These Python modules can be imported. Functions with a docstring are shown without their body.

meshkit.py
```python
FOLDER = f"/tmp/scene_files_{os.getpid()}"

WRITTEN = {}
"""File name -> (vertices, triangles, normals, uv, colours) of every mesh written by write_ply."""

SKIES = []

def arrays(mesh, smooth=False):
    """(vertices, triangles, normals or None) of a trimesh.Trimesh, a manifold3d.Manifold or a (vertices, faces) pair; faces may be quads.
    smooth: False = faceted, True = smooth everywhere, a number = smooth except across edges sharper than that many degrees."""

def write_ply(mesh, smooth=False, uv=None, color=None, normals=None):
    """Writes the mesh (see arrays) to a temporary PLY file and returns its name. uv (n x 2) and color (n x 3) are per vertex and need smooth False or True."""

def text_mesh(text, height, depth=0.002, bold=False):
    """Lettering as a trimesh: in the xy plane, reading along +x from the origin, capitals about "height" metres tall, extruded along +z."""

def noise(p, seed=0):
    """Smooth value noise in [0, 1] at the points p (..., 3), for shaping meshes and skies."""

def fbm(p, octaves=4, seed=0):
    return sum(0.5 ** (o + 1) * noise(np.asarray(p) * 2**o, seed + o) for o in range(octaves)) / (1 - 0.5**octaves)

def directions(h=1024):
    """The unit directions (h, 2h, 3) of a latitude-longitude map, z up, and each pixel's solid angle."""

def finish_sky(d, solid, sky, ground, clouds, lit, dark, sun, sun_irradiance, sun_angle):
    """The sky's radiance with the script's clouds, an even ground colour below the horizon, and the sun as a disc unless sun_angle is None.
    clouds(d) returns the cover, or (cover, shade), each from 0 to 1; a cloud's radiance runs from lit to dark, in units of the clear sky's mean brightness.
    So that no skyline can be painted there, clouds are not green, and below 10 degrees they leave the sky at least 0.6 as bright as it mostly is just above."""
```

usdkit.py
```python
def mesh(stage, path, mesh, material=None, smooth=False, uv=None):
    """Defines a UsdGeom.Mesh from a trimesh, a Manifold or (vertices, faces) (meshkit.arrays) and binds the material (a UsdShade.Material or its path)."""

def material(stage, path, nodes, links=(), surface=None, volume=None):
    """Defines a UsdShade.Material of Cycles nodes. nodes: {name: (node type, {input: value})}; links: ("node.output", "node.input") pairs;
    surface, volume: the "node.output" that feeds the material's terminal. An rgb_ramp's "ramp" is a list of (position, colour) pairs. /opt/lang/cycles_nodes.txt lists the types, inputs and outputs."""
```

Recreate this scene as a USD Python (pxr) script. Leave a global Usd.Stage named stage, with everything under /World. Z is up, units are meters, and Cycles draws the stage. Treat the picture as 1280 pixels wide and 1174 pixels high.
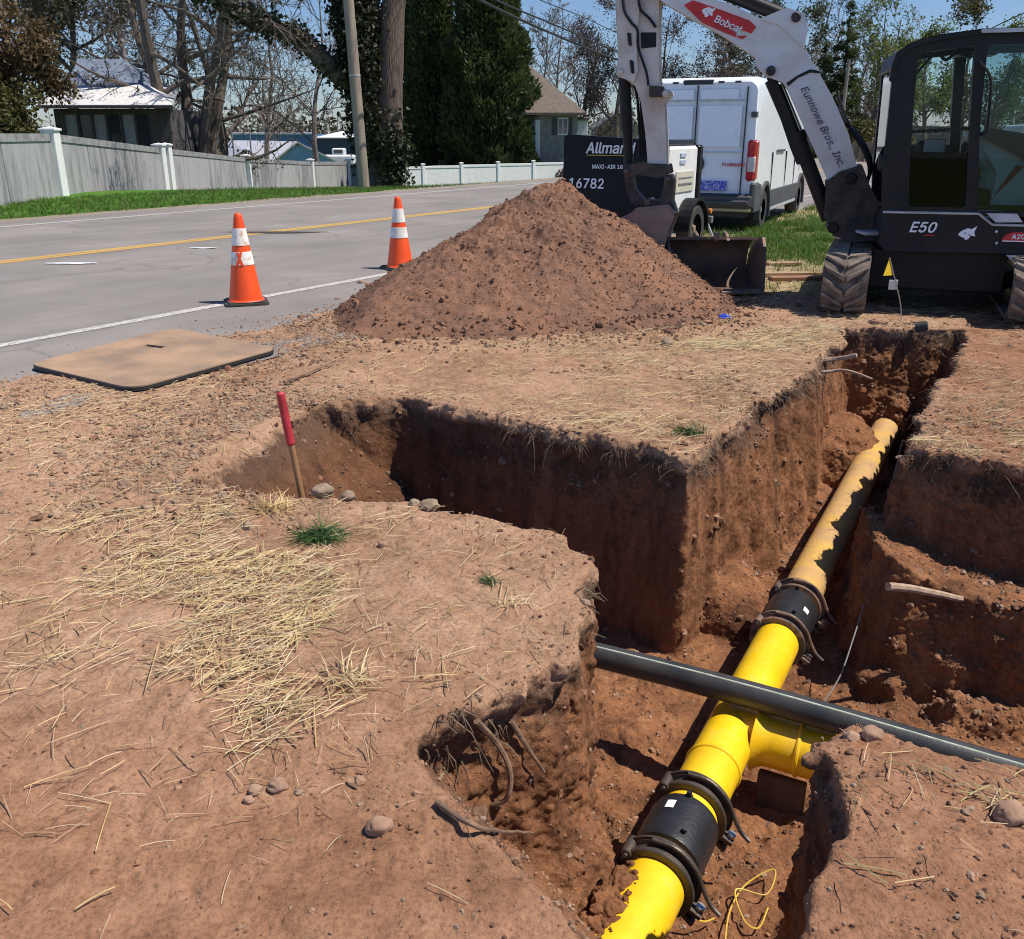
import math, random
import numpy as np, trimesh, shapely, usdkit, meshkit
import manifold3d as m3
from shapely.geometry import Polygon, LineString, Point
from scipy.ndimage import map_coordinates
from pxr import Usd, UsdGeom, UsdLux, UsdShade, Gf, Sdf, Vt

stage = Usd.Stage.CreateInMemory()
UsdGeom.Xform.Define(stage, '/World'); UsdGeom.Scope.Define(stage, '/World/Looks')

# ------------------------------------------------------------------ camera, sky, sun, exposure
F, EYE, CX, CY, HOR = 1150.0, 1.6, 640.0, 587.0, 168.0
PITCH = math.atan((CY - HOR) / F); PC, PS = math.cos(PITCH), math.sin(PITCH)
cam = UsdGeom.Camera.Define(stage, '/World/camera')
cam.CreateHorizontalApertureAttr(36.0); cam.CreateFocalLengthAttr(36.0 * F / 1280.0)
cam.CreateClippingRangeAttr(Gf.Vec2f(0.05, 3000))
cam.AddTransformOp().Set(Gf.Matrix4d(1, 0, 0, 0, 0, PS, PC, 0, 0, -PC, PS, 0, 0, 0, EYE, 1))
cam.CreateExposureAttr(0.31)
SUN_EL, SUN_AZ = math.radians(61), math.radians(98)
SUN = np.array([math.cos(SUN_EL) * math.sin(SUN_AZ), math.cos(SUN_EL) * math.cos(SUN_AZ), math.sin(SUN_EL)])
skym = usdkit.material(stage, '/World/Looks/sky', {
    's': ('sky_texture', {'sky_type': 'single_scattering', 'sun_disc': False, 'sun_elevation': SUN_EL, 'sun_rotation': SUN_AZ,
                          'air_density': 1.1, 'aerosol_density': 0.2, 'ozone_density': 1.6}),
    't': ('mix', {'mix_type': 'multiply', 'fac': 1.0, 'color2': (.76, .93, 1.28)}), 'b': ('background_shader', {'strength': 0.068})}, [('s.color', 't.color1'), ('t.color', 'b.color')], surface='b.background')
dome = UsdLux.DomeLight.Define(stage, '/World/sky')
UsdShade.MaterialBindingAPI.Apply(dome.GetPrim()).Bind(skym)
sun = UsdLux.DistantLight.Define(stage, '/World/sun')
sun.CreateNormalizeAttr(True); sun.CreateIntensityAttr(1.25); sun.CreateAngleAttr(0.53); sun.CreateColorAttr(Gf.Vec3f(1.0, 0.94, 0.84))
_x = np.cross([0, 0, 1.0], SUN); _x /= np.linalg.norm(_x); _y = np.cross(SUN, _x)
sun.AddTransformOp().Set(Gf.Matrix4d(*_x, 0, *_y, 0, *SUN, 0, 0, 0, 30, 1))

# ------------------------------------------------------------------ helpers
def W(px, py, y):
    """the world point seen at photo pixel (px, py) at world depth y"""
    r = np.array([(px - CX) / F, PC + (CY - py) / F * PS, -PS + (CY - py) / F * PC])
    return np.array([0, 0, EYE]) + r * (y / r[1])
def G(px, py, z=0.0):
    r = np.array([(px - CX) / F, PC + (CY - py) / F * PS, -PS + (CY - py) / F * PC])
    return np.array([0, 0, EYE]) + r * ((z - EYE) / r[2])
RD, RN = np.array([.539, .842]), np.array([.842, -.539])          # along the road, across it (towards the verge)
def road(a, b): return RD * a + RN * b
def sstep(x, a, b):
    t = np.clip((x - a) / (b - a), 0, 1); return t * t * (3 - 2 * t)
noise, fbm = meshkit.noise, meshkit.fbm
def cat(*ms): return trimesh.util.concatenate([m for m in ms if m is not None])
def tm(v, f): return trimesh.Trimesh(np.asarray(v, float), np.asarray(f, int), process=False)
def mtm(m):
    q = m.to_mesh(); return tm(np.array(q.vert_properties)[:, :3], np.array(q.tri_verts))
def tman(t):
    t = trimesh.Trimesh(t.vertices, t.faces); t.merge_vertices()
    return m3.Manifold(m3.Mesh(np.asarray(t.vertices, np.float32), np.asarray(t.faces, np.uint32)))
def hull(pts): return trimesh.convex.convex_hull(np.asarray(pts, float))
def box(x0, x1, y0, y1, z0, z1, b=.012):
    b = min(b, .45 * min(abs(x1 - x0), abs(y1 - y0), abs(z1 - z0)))
    P = []
    for x, sx in ((x0, 1), (x1, -1)):
        for y, sy in ((y0, 1), (y1, -1)):
            for z, sz in ((z0, 1), (z1, -1)):
                P += [(x, y + sy * b, z + sz * b), (x + sx * b, y, z + sz * b), (x + sx * b, y + sy * b, z)]
    return hull(P)
def frame_of(d):
    d = np.asarray(d, float); d = d / np.linalg.norm(d)
    u = np.cross(d, [0, 0, 1.0]) if abs(d[2]) < .95 else np.cross(d, [0, 1.0, 0])
    u /= np.linalg.norm(u); return u, np.cross(u, d), d
def tube(pts, r, n=10, cap=True):
    pts = np.asarray(pts, float); k = len(pts); r = np.broadcast_to(np.asarray(r, float), (k,))
    T = np.gradient(pts, axis=0); T /= np.maximum(np.linalg.norm(T, axis=1, keepdims=True), 1e-9)
    u, v, _ = frame_of(T[0]); rings = []
    for i in range(k):
        u = u - T[i] * (u @ T[i]); u /= np.linalg.norm(u); v = np.cross(T[i], u)
        a = np.arange(n) * 2 * np.pi / n
        rings.append(pts[i] + r[i] * (np.cos(a)[:, None] * u + np.sin(a)[:, None] * v))
    V = np.vstack(rings + [pts[:1], pts[-1:]]); Fc = []
    j = np.arange(n); j2 = (j + 1) % n
    for i in range(k - 1):
        a, b = i * n, (i + 1) * n
        Fc += [np.stack([a + j, a + j2, b + j2], 1), np.stack([a + j, b + j2, b + j], 1)]
    if cap:
        Fc += [np.stack([np.full(n, k * n), j2, j], 1), np.stack([np.full(n, k * n + 1), (k - 1) * n + j, (k - 1) * n + j2], 1)]
    return tm(V, np.vstack(Fc))
def cyl(p0, p1, r, n=20, r1=None, bev=0.0):
    p0, p1 = np.asarray(p0, float), np.asarray(p1, float); r1 = r if r1 is None else r1
    if bev:
        d = (p1 - p0) / np.linalg.norm(p1 - p0)
        P, R = [p0, p0 + d * bev, p1 - d * bev, p1], [r - bev, r, r1, r1 - bev]
        u, v, _ = frame_of(d); a = np.arange(n) * 2 * np.pi / n
        return hull(np.vstack([q + s * (np.cos(a)[:, None] * u + np.sin(a)[:, None] * v) for q, s in zip(P, R)]))
    return tube([p0, p1], [r, r1], n)
def spline(pts, k=8):
    pts = np.asarray(pts, float); P = np.vstack([2 * pts[0] - pts[1], pts, 2 * pts[-1] - pts[-2]]); out = []
    for i in range(1, len(P) - 2):
        for t in np.arange(k) / k:
            a, b, c, d = P[i - 1], P[i], P[i + 1], P[i + 2]
            out.append(.5 * (2 * b + (c - a) * t + (2 * a - 5 * b + 4 * c - d) * t * t + (3 * b - a - 3 * c + d) * t ** 3))
    return np.array(out + [pts[-1]])
def extr(poly, h):
    if not isinstance(poly, (Polygon, shapely.MultiPolygon)): poly = Polygon(poly)
    return cat(*[trimesh.creation.extrude_polygon(g, h, engine='earcut') for g in getattr(poly, 'geoms', [poly])])
def prism_xz(poly, y0, y1):
    m = extr(poly, y1 - y0); v = m.vertices.copy(); m = tm(np.stack([v[:, 0], y0 + v[:, 2], v[:, 1]], 1), m.faces[:, ::-1]); return m
def prism_yz(poly, x0, x1):
    m = extr(poly, x1 - x0); v = m.vertices.copy(); return tm(np.stack([x0 + v[:, 2], v[:, 0], v[:, 1]], 1), m.faces)
def lathe(profile, n=24, axis_p=(0, 0, 0), axis_d=(0, 0, 1)):
    """profile: (radius, height) pairs about the axis"""
    u, v, d = frame_of(axis_d); a = np.arange(n) * 2 * np.pi / n; c = np.cos(a)[:, None] * u + np.sin(a)[:, None] * v
    V = np.vstack([np.asarray(axis_p) + h * d + r * c for r, h in profile]); j = np.arange(n); j2 = (j + 1) % n; Fc = []
    for i in range(len(profile) - 1):
        a0, b0 = i * n, (i + 1) * n; Fc += [np.stack([a0 + j, a0 + j2, b0 + j2], 1), np.stack([a0 + j, b0 + j2, b0 + j], 1)]
    return tm(V, np.vstack(Fc)[:, ::-1])
def frusta(P0, P1, R0, R1, n=3):
    """many tapered sticks as one mesh"""
    P0, P1 = np.asarray(P0, float), np.asarray(P1, float); d = P1 - P0; d /= np.maximum(np.linalg.norm(d, axis=1, keepdims=True), 1e-9)
    ref = np.where(np.abs(d[:, 2:3]) < .9, [[0, 0, 1.0]], [[1.0, 0, 0]]); u = np.cross(d, ref); u /= np.linalg.norm(u, axis=1, keepdims=True); v = np.cross(u, d)
    a = np.arange(n) * 2 * np.pi / n; c = np.cos(a)[None, :, None] * u[:, None] + np.sin(a)[None, :, None] * v[:, None]
    A = P0[:, None] + c * np.asarray(R0)[:, None, None]; B = P1[:, None] + c * np.asarray(R1)[:, None, None]
    V = np.concatenate([A, B], 1).reshape(-1, 3); j = np.arange(n); j2 = (j + 1) % n
    f = np.vstack([np.stack([j, n + j2, j2], 1), np.stack([j, n + j, n + j2], 1)])
    return tm(V, (f[None] + (np.arange(len(P0)) * 2 * n)[:, None, None]).reshape(-1, 3))
def leaves(P, size, seed, aspect=.6, flat=0.0, normal=None):
    """one bent two-triangle leaf at each point"""
    r = np.random.default_rng(seed); n = len(P); size = np.broadcast_to(size, (n,)) * r.uniform(.6, 1.3, n)
    a = r.normal(size=(n, 3)); a[:, 2] *= (1 - flat); a /= np.linalg.norm(a, axis=1, keepdims=True)
    b = r.normal(size=(n, 3)); b -= a * (a * b).sum(1, keepdims=True); b /= np.linalg.norm(b, axis=1, keepdims=True); c = np.cross(a, b)
    s = size[:, None]; V = np.stack([P - a * s * .5, P + b * s * .5 * aspect + c * s * .12, P + a * s * .5, P - b * s * .5 * aspect + c * s * .12], 1).reshape(-1, 3)
    f = np.array([[0, 1, 2], [0, 2, 3]]); return tm(V, (f[None] + (np.arange(n) * 4)[:, None, None]).reshape(-1, 3))
def lump(c, r, seed, sub=2, rough=.35, flat=1.0):
    m = trimesh.creation.icosphere(sub, 1.0); v = m.vertices; n = fbm(v * 1.6 + seed * 7.3, 3, seed) - .5
    v = v * (1 + rough * 2 * n)[:, None]; v[:, 2] *= flat; return tm(v * np.asarray(r) + np.asarray(c), m.faces)
def text(s, h, origin, right, up, depth=.003, bold=True, shear=0.0):
    m = meshkit.text_mesh(s, h, depth, bold); v = m.vertices.copy(); right, up = np.asarray(right, float), np.asarray(up, float)
    right /= np.linalg.norm(right); up /= np.linalg.norm(up); nrm = np.cross(right, up)
    return tm(np.asarray(origin) + (v[:, :1] + shear * v[:, 1:2]) * right + v[:, 1:2] * up + v[:, 2:3] * nrm, m.faces)
def xf(m, R, t):
    return tm(m.vertices @ np.asarray(R).T + np.asarray(t), m.faces)

# ------------------------------------------------------------------ the scene tree
_used = {}
def unique(parent, name):
    k = _used.get((parent, name), 0); _used[(parent, name)] = k + 1
    return f'{parent}/{name}' + (f'_{k:03d}' if k else '')
def tag(prim, label=None, cat_=None, group=None, kind=None):
    for k, t in (('label', label), ('category', cat_), ('group', group), ('kind', kind)):
        if t: prim.SetCustomDataByKey(k, t)
    return prim
class Thing:
    def __init__(self, name, label, category, base, group=None):
        self.path = unique('/World', name); self.base = np.asarray(base, float)
        x = UsdGeom.Xform.Define(stage, self.path); x.AddTranslateOp().Set(Gf.Vec3d(*map(float, self.base)))
        tag(x.GetPrim(), label, category, group)
    def part(self, name, mesh, mat, parent=None, label=None, smooth=35, kind=None):
        path = unique(parent or self.path, name)
        m = mesh if isinstance(mesh, trimesh.Trimesh) else mtm(mesh)
        p = usdkit.mesh(stage, path, tm(m.vertices - self.base, m.faces), mat, smooth=smooth)
        tag(p.GetPrim(), label, kind=kind); return path
def single(name, mesh, mat, label, category, base=None, group=None, smooth=35, kind=None):
    m = mesh if isinstance(mesh, trimesh.Trimesh) else mtm(mesh)
    base = np.array([*m.bounds.mean(0)[:2], m.bounds[0, 2]]) if base is None else np.asarray(base, float)
    path = unique('/World', name); p = usdkit.mesh(stage, path, tm(m.vertices - base, m.faces), mat, smooth=smooth)
    p.AddTranslateOp().Set(Gf.Vec3d(*map(float, base))); tag(p.GetPrim(), label, category, group, kind); return p
def struct(name, mesh, mat, kind='structure', smooth=False, label=None):
    p = usdkit.mesh(stage, unique('/World', name), mesh, mat, smooth=smooth); tag(p.GetPrim(), label, kind=kind); return p
def scatter(name, protos, mat, P, scale, rotz, tilt, label, seed=0, parent='/World', kind='stuff'):
    """a PointInstancer of small loose things that nobody could count"""
    r = np.random.default_rng(seed); path = unique(parent, name); pi = UsdGeom.PointInstancer.Define(stage, path); n = len(P); rel = pi.CreatePrototypesRel()
    for i, m in enumerate(protos):
        q = usdkit.mesh(stage, f'{path}/piece_{i + 1:03d}', m, mat[i % len(mat)] if isinstance(mat, list) else mat, smooth=False); rel.AddTarget(q.GetPath())
    pi.CreateProtoIndicesAttr(Vt.IntArray.FromNumpy(r.integers(0, len(protos), n).astype(np.int32)))
    pi.CreatePositionsAttr(Vt.Vec3fArray.FromNumpy(np.asarray(P, np.float32)))
    scale = np.asarray(scale); scale = np.repeat(scale[:, None], 3, 1) if scale.ndim == 1 else scale
    pi.CreateScalesAttr(Vt.Vec3fArray.FromNumpy(scale.astype(np.float32)))
    hz = rotz / 2; ax = r.uniform(0, 2 * np.pi, n); ht = tilt / 2
    qz = np.stack([np.cos(hz), 0 * hz, 0 * hz, np.sin(hz)], 1); qt = np.stack([np.cos(ht), np.sin(ht) * np.cos(ax), np.sin(ht) * np.sin(ax), 0 * ht], 1)
    w1, x1, y1, z1 = qt.T; w2, x2, y2, z2 = qz.T
    q = np.stack([w1*w2-x1*x2-y1*y2-z1*z2, w1*x2+x1*w2+y1*z2-z1*y2, w1*y2-x1*z2+y1*w2+z1*x2, w1*z2+x1*y2-y1*x2+z1*w2], 1)
    pi.CreateOrientationsAttr(Vt.QuathArray([Gf.Quath(float(a), float(b), float(c), float(d)) for a, b, c, d in q]))
    tag(pi.GetPrim(), label, kind=kind); return pi

# ------------------------------------------------------------------ materials
L = '/World/Looks/'
def mat(name, color, rough=.6, var=.2, scale=6.0, bump=0.0, bscale=60.0, metal=0.0, spec=.5, color2=None, lo=.35, hi=.65, coat=0.0, stretch=None, detail=4):
    """a surface whose colour wanders between two tones, with fine relief"""
    c = np.array(color, float); c2 = np.array(color2, float) if color2 is not None else c * (1 - var); c1 = c if color2 is not None else c * (1 + var * .6)
    nodes = {'g': ('geometry', {}), 'm': ('mapping', {'scale': stretch or (1, 1, 1)}), 'n': ('noise_texture', {'scale': scale, 'detail': detail, 'roughness': .6}),
             'r': ('rgb_ramp', {'ramp': [(lo, c2), (hi, np.minimum(c1, 1))]}), 'p': ('principled_bsdf', {'roughness': rough, 'metallic': metal, 'specular_ior_level': spec, 'coat_weight': coat})}
    links = [('g.position', 'm.vector'), ('m.vector', 'n.vector'), ('n.fac', 'r.fac'), ('r.color', 'p.base_color')]
    if bump:
        nodes['bn'] = ('noise_texture', {'scale': bscale, 'detail': 3}); nodes['b'] = ('bump', {'strength': 1.0, 'distance': bump})
        links += [('m.vector', 'bn.vector'), ('bn.fac', 'b.height'), ('b.normal', 'p.normal')]
    return usdkit.material(stage, L + name, nodes, links, surface='p.BSDF')
def leafmat(name, c1, c2, trans=.35, scale=1.2):
    return usdkit.material(stage, L + name, {
        'g': ('geometry', {}), 'n': ('noise_texture', {'scale': scale, 'detail': 3}), 'r': ('rgb_ramp', {'ramp': [(.3, c1), (.7, c2)]}),
        'w': ('mix', {'mix_type': 'multiply', 'fac': .6}), 'rr': ('rgb_ramp', {'ramp': [(0, (.45, .45, .45)), (1, (1.25, 1.25, 1.25))]}),
        'd': ('principled_bsdf', {'roughness': .55, 'specular_ior_level': .3}), 't': ('translucent_bsdf', {}), 'x': ('mix_closure', {'fac': trans})},
        [('g.position', 'n.vector'), ('n.fac', 'r.fac'), ('g.random_per_island', 'rr.fac'), ('r.color', 'w.color1'), ('rr.color', 'w.color2'), ('w.color', 'd.base_color'), ('w.color', 't.color'),
         ('d.BSDF', 'x.closure1'), ('t.BSDF', 'x.closure2')], surface='x.closure')
def glassmat(name, tint, ior=1.5, rough=0.0):
    return usdkit.material(stage, L + name, {'t': ('transparent_bsdf', {'color': tint}), 'g': ('glossy_bsdf', {'roughness': rough, 'color': (1, 1, 1)}), 'f': ('fresnel', {'IOR': ior}), 'x': ('mix_closure', {})},
        [('f.fac', 'x.fac'), ('t.BSDF', 'x.closure1'), ('g.BSDF', 'x.closure2')], surface='x.closure')

def soilmat(name, tops, walls, dark, layered=True, stain=True):
    """earth: a dry dusty top, a dark root layer under it and red subsoil below, each mottled at several sizes"""
    N = {'g': ('geometry', {}), 'xyz': ('separate_xyz', {}),
         'n1': ('noise_texture', {'scale': 1.3, 'detail': 5, 'roughness': .62}), 'n2': ('noise_texture', {'scale': 9, 'detail': 6, 'roughness': .7}), 'n3': ('noise_texture', {'scale': 70, 'detail': 4, 'roughness': .7}),
         'mw': ('mapping', {'scale': (5, 5, 1.3)}), 'nw': ('noise_texture', {'scale': 1.0, 'detail': 6, 'roughness': .68, 'distortion': .6}),
         'rt': ('rgb_ramp', {'ramp': tops}), 'rw': ('rgb_ramp', {'ramp': walls}),
         'a1': ('math', {'math_type': 'multiply_add', 'value2': .22}), 'a2': ('map_range', {'from_min': .03, 'from_max': .09, 'clamp': True}),
         'd1': ('map_range', {'from_min': -.14, 'from_max': .05, 'clamp': True}), 'xw': ('mix', {}), 'xt': ('mix', {}),
         'sp': ('rgb_ramp', {'ramp': [(.28, (.50, .46, .43)), (.5, (1, 1, 1)), (.74, (1.28, 1.26, 1.22))]}), 'ms': ('mix', {'mix_type': 'multiply', 'fac': .85}),
         'm12': ('math', {'math_type': 'multiply_add', 'value2': .5}), 'half': ('math', {'math_type': 'multiply', 'value2': .5}),
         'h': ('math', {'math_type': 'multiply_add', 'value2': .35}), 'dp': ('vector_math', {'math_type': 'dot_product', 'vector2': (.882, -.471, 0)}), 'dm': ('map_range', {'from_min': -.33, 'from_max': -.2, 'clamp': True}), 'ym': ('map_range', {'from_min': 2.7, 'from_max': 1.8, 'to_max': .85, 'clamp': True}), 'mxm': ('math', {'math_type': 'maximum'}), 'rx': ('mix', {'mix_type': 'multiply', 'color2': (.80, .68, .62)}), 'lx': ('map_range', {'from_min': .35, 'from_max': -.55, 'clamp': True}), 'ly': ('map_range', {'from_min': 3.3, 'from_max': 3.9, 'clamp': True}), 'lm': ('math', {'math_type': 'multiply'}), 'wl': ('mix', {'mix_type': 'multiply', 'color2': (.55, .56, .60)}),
         'b': ('bump', {'strength': 1.0, 'distance': .016}), 'dk': ('color', {'value': dark}),
         'p': ('principled_bsdf', {'roughness': .92, 'specular_ior_level': .18})}
    K = [('g.position', 'n1.vector'), ('g.position', 'n2.vector'), ('g.position', 'n3.vector'), ('g.position', 'mw.vector'), ('mw.vector', 'nw.vector'), ('g.position', 'xyz.vector'),
         ('n1.fac', 'half.value1'), ('n2.fac', 'm12.value1'), ('half.value', 'm12.value3'), ('m12.value', 'rt.fac'), ('nw.fac', 'rw.fac'),
         ('n2.fac', 'a1.value1'), ('xyz.z', 'a1.value3'), ('a1.value', 'a2.value'), ('a1.value', 'd1.value'),
         ('d1.result', 'xw.fac'), ('wl.color', 'xw.color1'), ('dk.color', 'xw.color2'),
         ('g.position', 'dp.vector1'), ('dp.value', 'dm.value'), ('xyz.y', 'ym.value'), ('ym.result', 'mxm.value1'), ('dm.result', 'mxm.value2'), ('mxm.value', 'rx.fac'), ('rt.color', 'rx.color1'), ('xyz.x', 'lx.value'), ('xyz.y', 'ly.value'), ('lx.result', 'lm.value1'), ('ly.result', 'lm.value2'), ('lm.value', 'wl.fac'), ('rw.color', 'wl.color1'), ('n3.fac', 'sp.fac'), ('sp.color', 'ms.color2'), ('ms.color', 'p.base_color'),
         ('n3.fac', 'h.value1'), ('n2.fac', 'h.value3'), ('h.value', 'b.height'), ('b.normal', 'p.normal')]
    if layered: K += [('a2.result', 'xt.fac'), ('xw.color', 'xt.color1'), ('rx.color', 'xt.color2'), ('xt.color', 'ms.color1')]
    else: K += [('rt.color', 'ms.color1')]
    return usdkit.material(stage, L + name, N, K, surface='p.BSDF')
TOPS = [(.26, (.115, .061, .036)), (.37, (.21, .117, .069)), (.48, (.295, .174, .107)), (.58, (.36, .222, .143)), (.68, (.40, .262, .176)), (.78, (.30, .20, .13))]
WALLS = [(.28, (.075, .034, .018)), (.42, (.145, .064, .031)), (.55, (.225, .100, .047)), (.68, (.285, .136, .066)), (.8, (.175, .08, .041))]
soil = soilmat('soil', TOPS, WALLS, (.095, .056, .037))
# ------------------------------------------------------------------ ground: the dug verge
DIG = np.array([(-1.62, 4.2), (-1.62, 4.75), (-1.27, 5.52), (-.72, 5.72), (-.19, 5.38), (.27, 4.98), (.7, 4.76), (.92, 4.5), (1.04, 4.74), (2.03, 6.32), (2.66, 7.37), (2.9, 8.05), (3.97, 7.92),
    (2.42, 5.2), (2.17, 4.74), (2.61, 4.43), (3.7, 3.9), (3.2, 1.0), (1.9, 1.75), (1.40, 2.05), (1.16, 2.12), (1.01, 2.25), (.90, 2.19), (.845, 2.04), (.78, 1.90), (.73, 1.74), (.56, 1.47), (.40, 1.15), (-.02, 1.12),
    (-.02, 1.35), (-.15, 1.62), (-.29, 1.85), (-.38, 2.05), (-.30, 2.22), (-.1, 2.33), (.1, 2.5), (.25, 2.85), (.33, 3.2), (.23, 3.46), (0, 3.61), (-.39, 3.79), (-.73, 3.91), (-1.0, 4.03), (-1.31, 4.12)])
def sdpoly(X, Y, poly):
    p = np.stack([X.ravel(), Y.ravel()], 1); d = np.full(len(p), 1e9); s = np.ones(len(p)); n = len(poly)
    for i in range(n):
        a, b = poly[i], poly[(i + 1) % n]; e = b - a; w = p - a
        t = np.clip((w @ e) / (e @ e), 0, 1); q = w - t[:, None] * e; d = np.minimum(d, (q * q).sum(1))
        c1, c2, c3 = p[:, 1] >= a[1], p[:, 1] < b[1], e[0] * w[:, 1] > e[1] * w[:, 0]
        s = np.where((c1 & c2 & c3) | (~c1 & ~c2 & ~c3), -s, s)
    return (s * np.sqrt(d)).reshape(X.shape)
_rx = np.random.default_rng(3)
def top_h(X, Y):
    """the verge's surface before fine relief"""
    p = np.stack([X, Y, 0 * X], -1); b = X * RN[0] + Y * RN[1]
    h = .07 * (fbm(p * .9, 3, 5) - .5) + .035 * (fbm(p * 3.1, 3, 9) - .5)
    h = h + .06 * np.exp(-((X - 1.0) ** 2 + (Y - 1.72) ** 2) / .10) + .03 * np.exp(-((X + .2) ** 2 + (Y - 3.2) ** 2) / .5)
    edge = -6.35 + .5 * (fbm(p * 1.1 + 3, 3, 21) - .5)
    return h * sstep(b, -6.3, -5.4) - .045 * (1 - sstep(b, edge - .25, edge + .35)) + .012
X0, X1, Y0, Y1, Z0, Z1, HS = -2.1, 4.9, .9, 8.9, -1.46, .22, .0225
gx, gy, gz = np.arange(X0, X1 + HS, HS), np.arange(Y0, Y1 + HS, HS), np.arange(Z0, Z1 + HS, HS)
XX, YY = np.meshgrid(gx, gy, indexing='ij')
_p2 = np.stack([XX, YY, 0 * XX], -1)
wx = .16 * (fbm(_p2 * 2.3 + 11, 3, 31) - .5) + .065 * (fbm(_p2 * 8 + 5, 3, 33) - .5); wy = .16 * (fbm(_p2 * 2.3 + 40, 3, 35) - .5) + .065 * (fbm(_p2 * 8 + 17, 3, 37) - .5)
d2 = sdpoly(XX + wx, YY + wy, DIG); hh = top_h(XX, YY)
floor = -1.13 + .10 * (fbm(_p2 * 1.7, 3, 41) - .5) + .05 * (fbm(_p2 * 6, 2, 43) - .5)
lipn = sstep(fbm(_p2 * 6.5 + 2, 4, 47), .38, .62)
kb = .05 + .16 * fbm(_p2 * 1.1 + 8, 2, 45) * sstep(YY, 4.6, 5.6)
# the left arm climbs to its end, and the near bank has slumped
dl = (XX + 1.62 - (YY - 4.2) * .24) * .96
dn = (XX + .36) * .82 + (YY - 2.10) * .57
f = np.empty((len(gx), len(gy), len(gz)), np.float32)
ELL = [((2.62, 7.3, -1.02), (.5, .55, .46)), ((3.38, 7.95, -.92), (.2, .3, .34)), ((2.25, 6.6, -1.15), (.28, .5, .25)), ((1.98, 4.2, -1.12), (.22, .14, .13)), ((2.4, 3.86, -1.14), (.26, .14, .14)), ((.16, 2.62, -.95), (.22, .25, .3)), ((1.3, 5.1, -1.15), (.3, .5, .3))]
band2 = np.clip(sdpoly(XX + wx * .5, YY + wy * .5, np.array([(2.05, 4.9), (1.93, 4.42), (1.93, 4.26), (2.45, 3.92), (3.9, 3.25), (4.2, 4.2)])), -1, 1)
for k, z in enumerate(gz):
    lip = (.075 * lipn - .025) * np.exp(-((z + .03) / .05) ** 2) - .035 * lipn * np.exp(-((z + .15) / .09) ** 2)
    tr = np.maximum(d2 + lip + kb * max(-z, 0), floor - z)                       # < 0 in the dug space
    s = np.maximum(z - hh, -tr)
    ramp = np.maximum((z + 1.0 * dl + .02) / 1.41, z - hh); s = np.where(XX < .6, np.minimum(s, ramp), s)
    slump = np.maximum(np.maximum((z + 1.55 * (dn - .07)) / 1.8, z - hh), (YY - 2.62 + .25 * (XX - .2)) * .8); s = np.minimum(s, slump)
    s = np.minimum(s, np.maximum(band2 - .16 * max(-z - .5, 0), (z + .50 + .22 * (XX - 2.15) + .10 * (fbm(_p2 * 3 + 60, 3, 48) - .5)) * .9))
    for c, r in ELL:
        near = (np.abs(XX - c[0]) < r[0] * 1.6) & (np.abs(YY - c[1]) < r[1] * 1.6)
        q = np.sqrt(((XX[near] - c[0]) / r[0]) ** 2 + ((YY[near] - c[1]) / r[1]) ** 2 + ((z - c[2]) / r[2]) ** 2)
        s[near] = np.minimum(s[near], (q - 1) * min(r) * .9)
    f[:, :, k] = s
near = np.nonzero(np.abs(f) < .17)
P = np.stack([gx[near[0]], gy[near[1]], gz[near[2]]], -1); depth = sstep(-P[:, 2], .0, .16)
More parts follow.
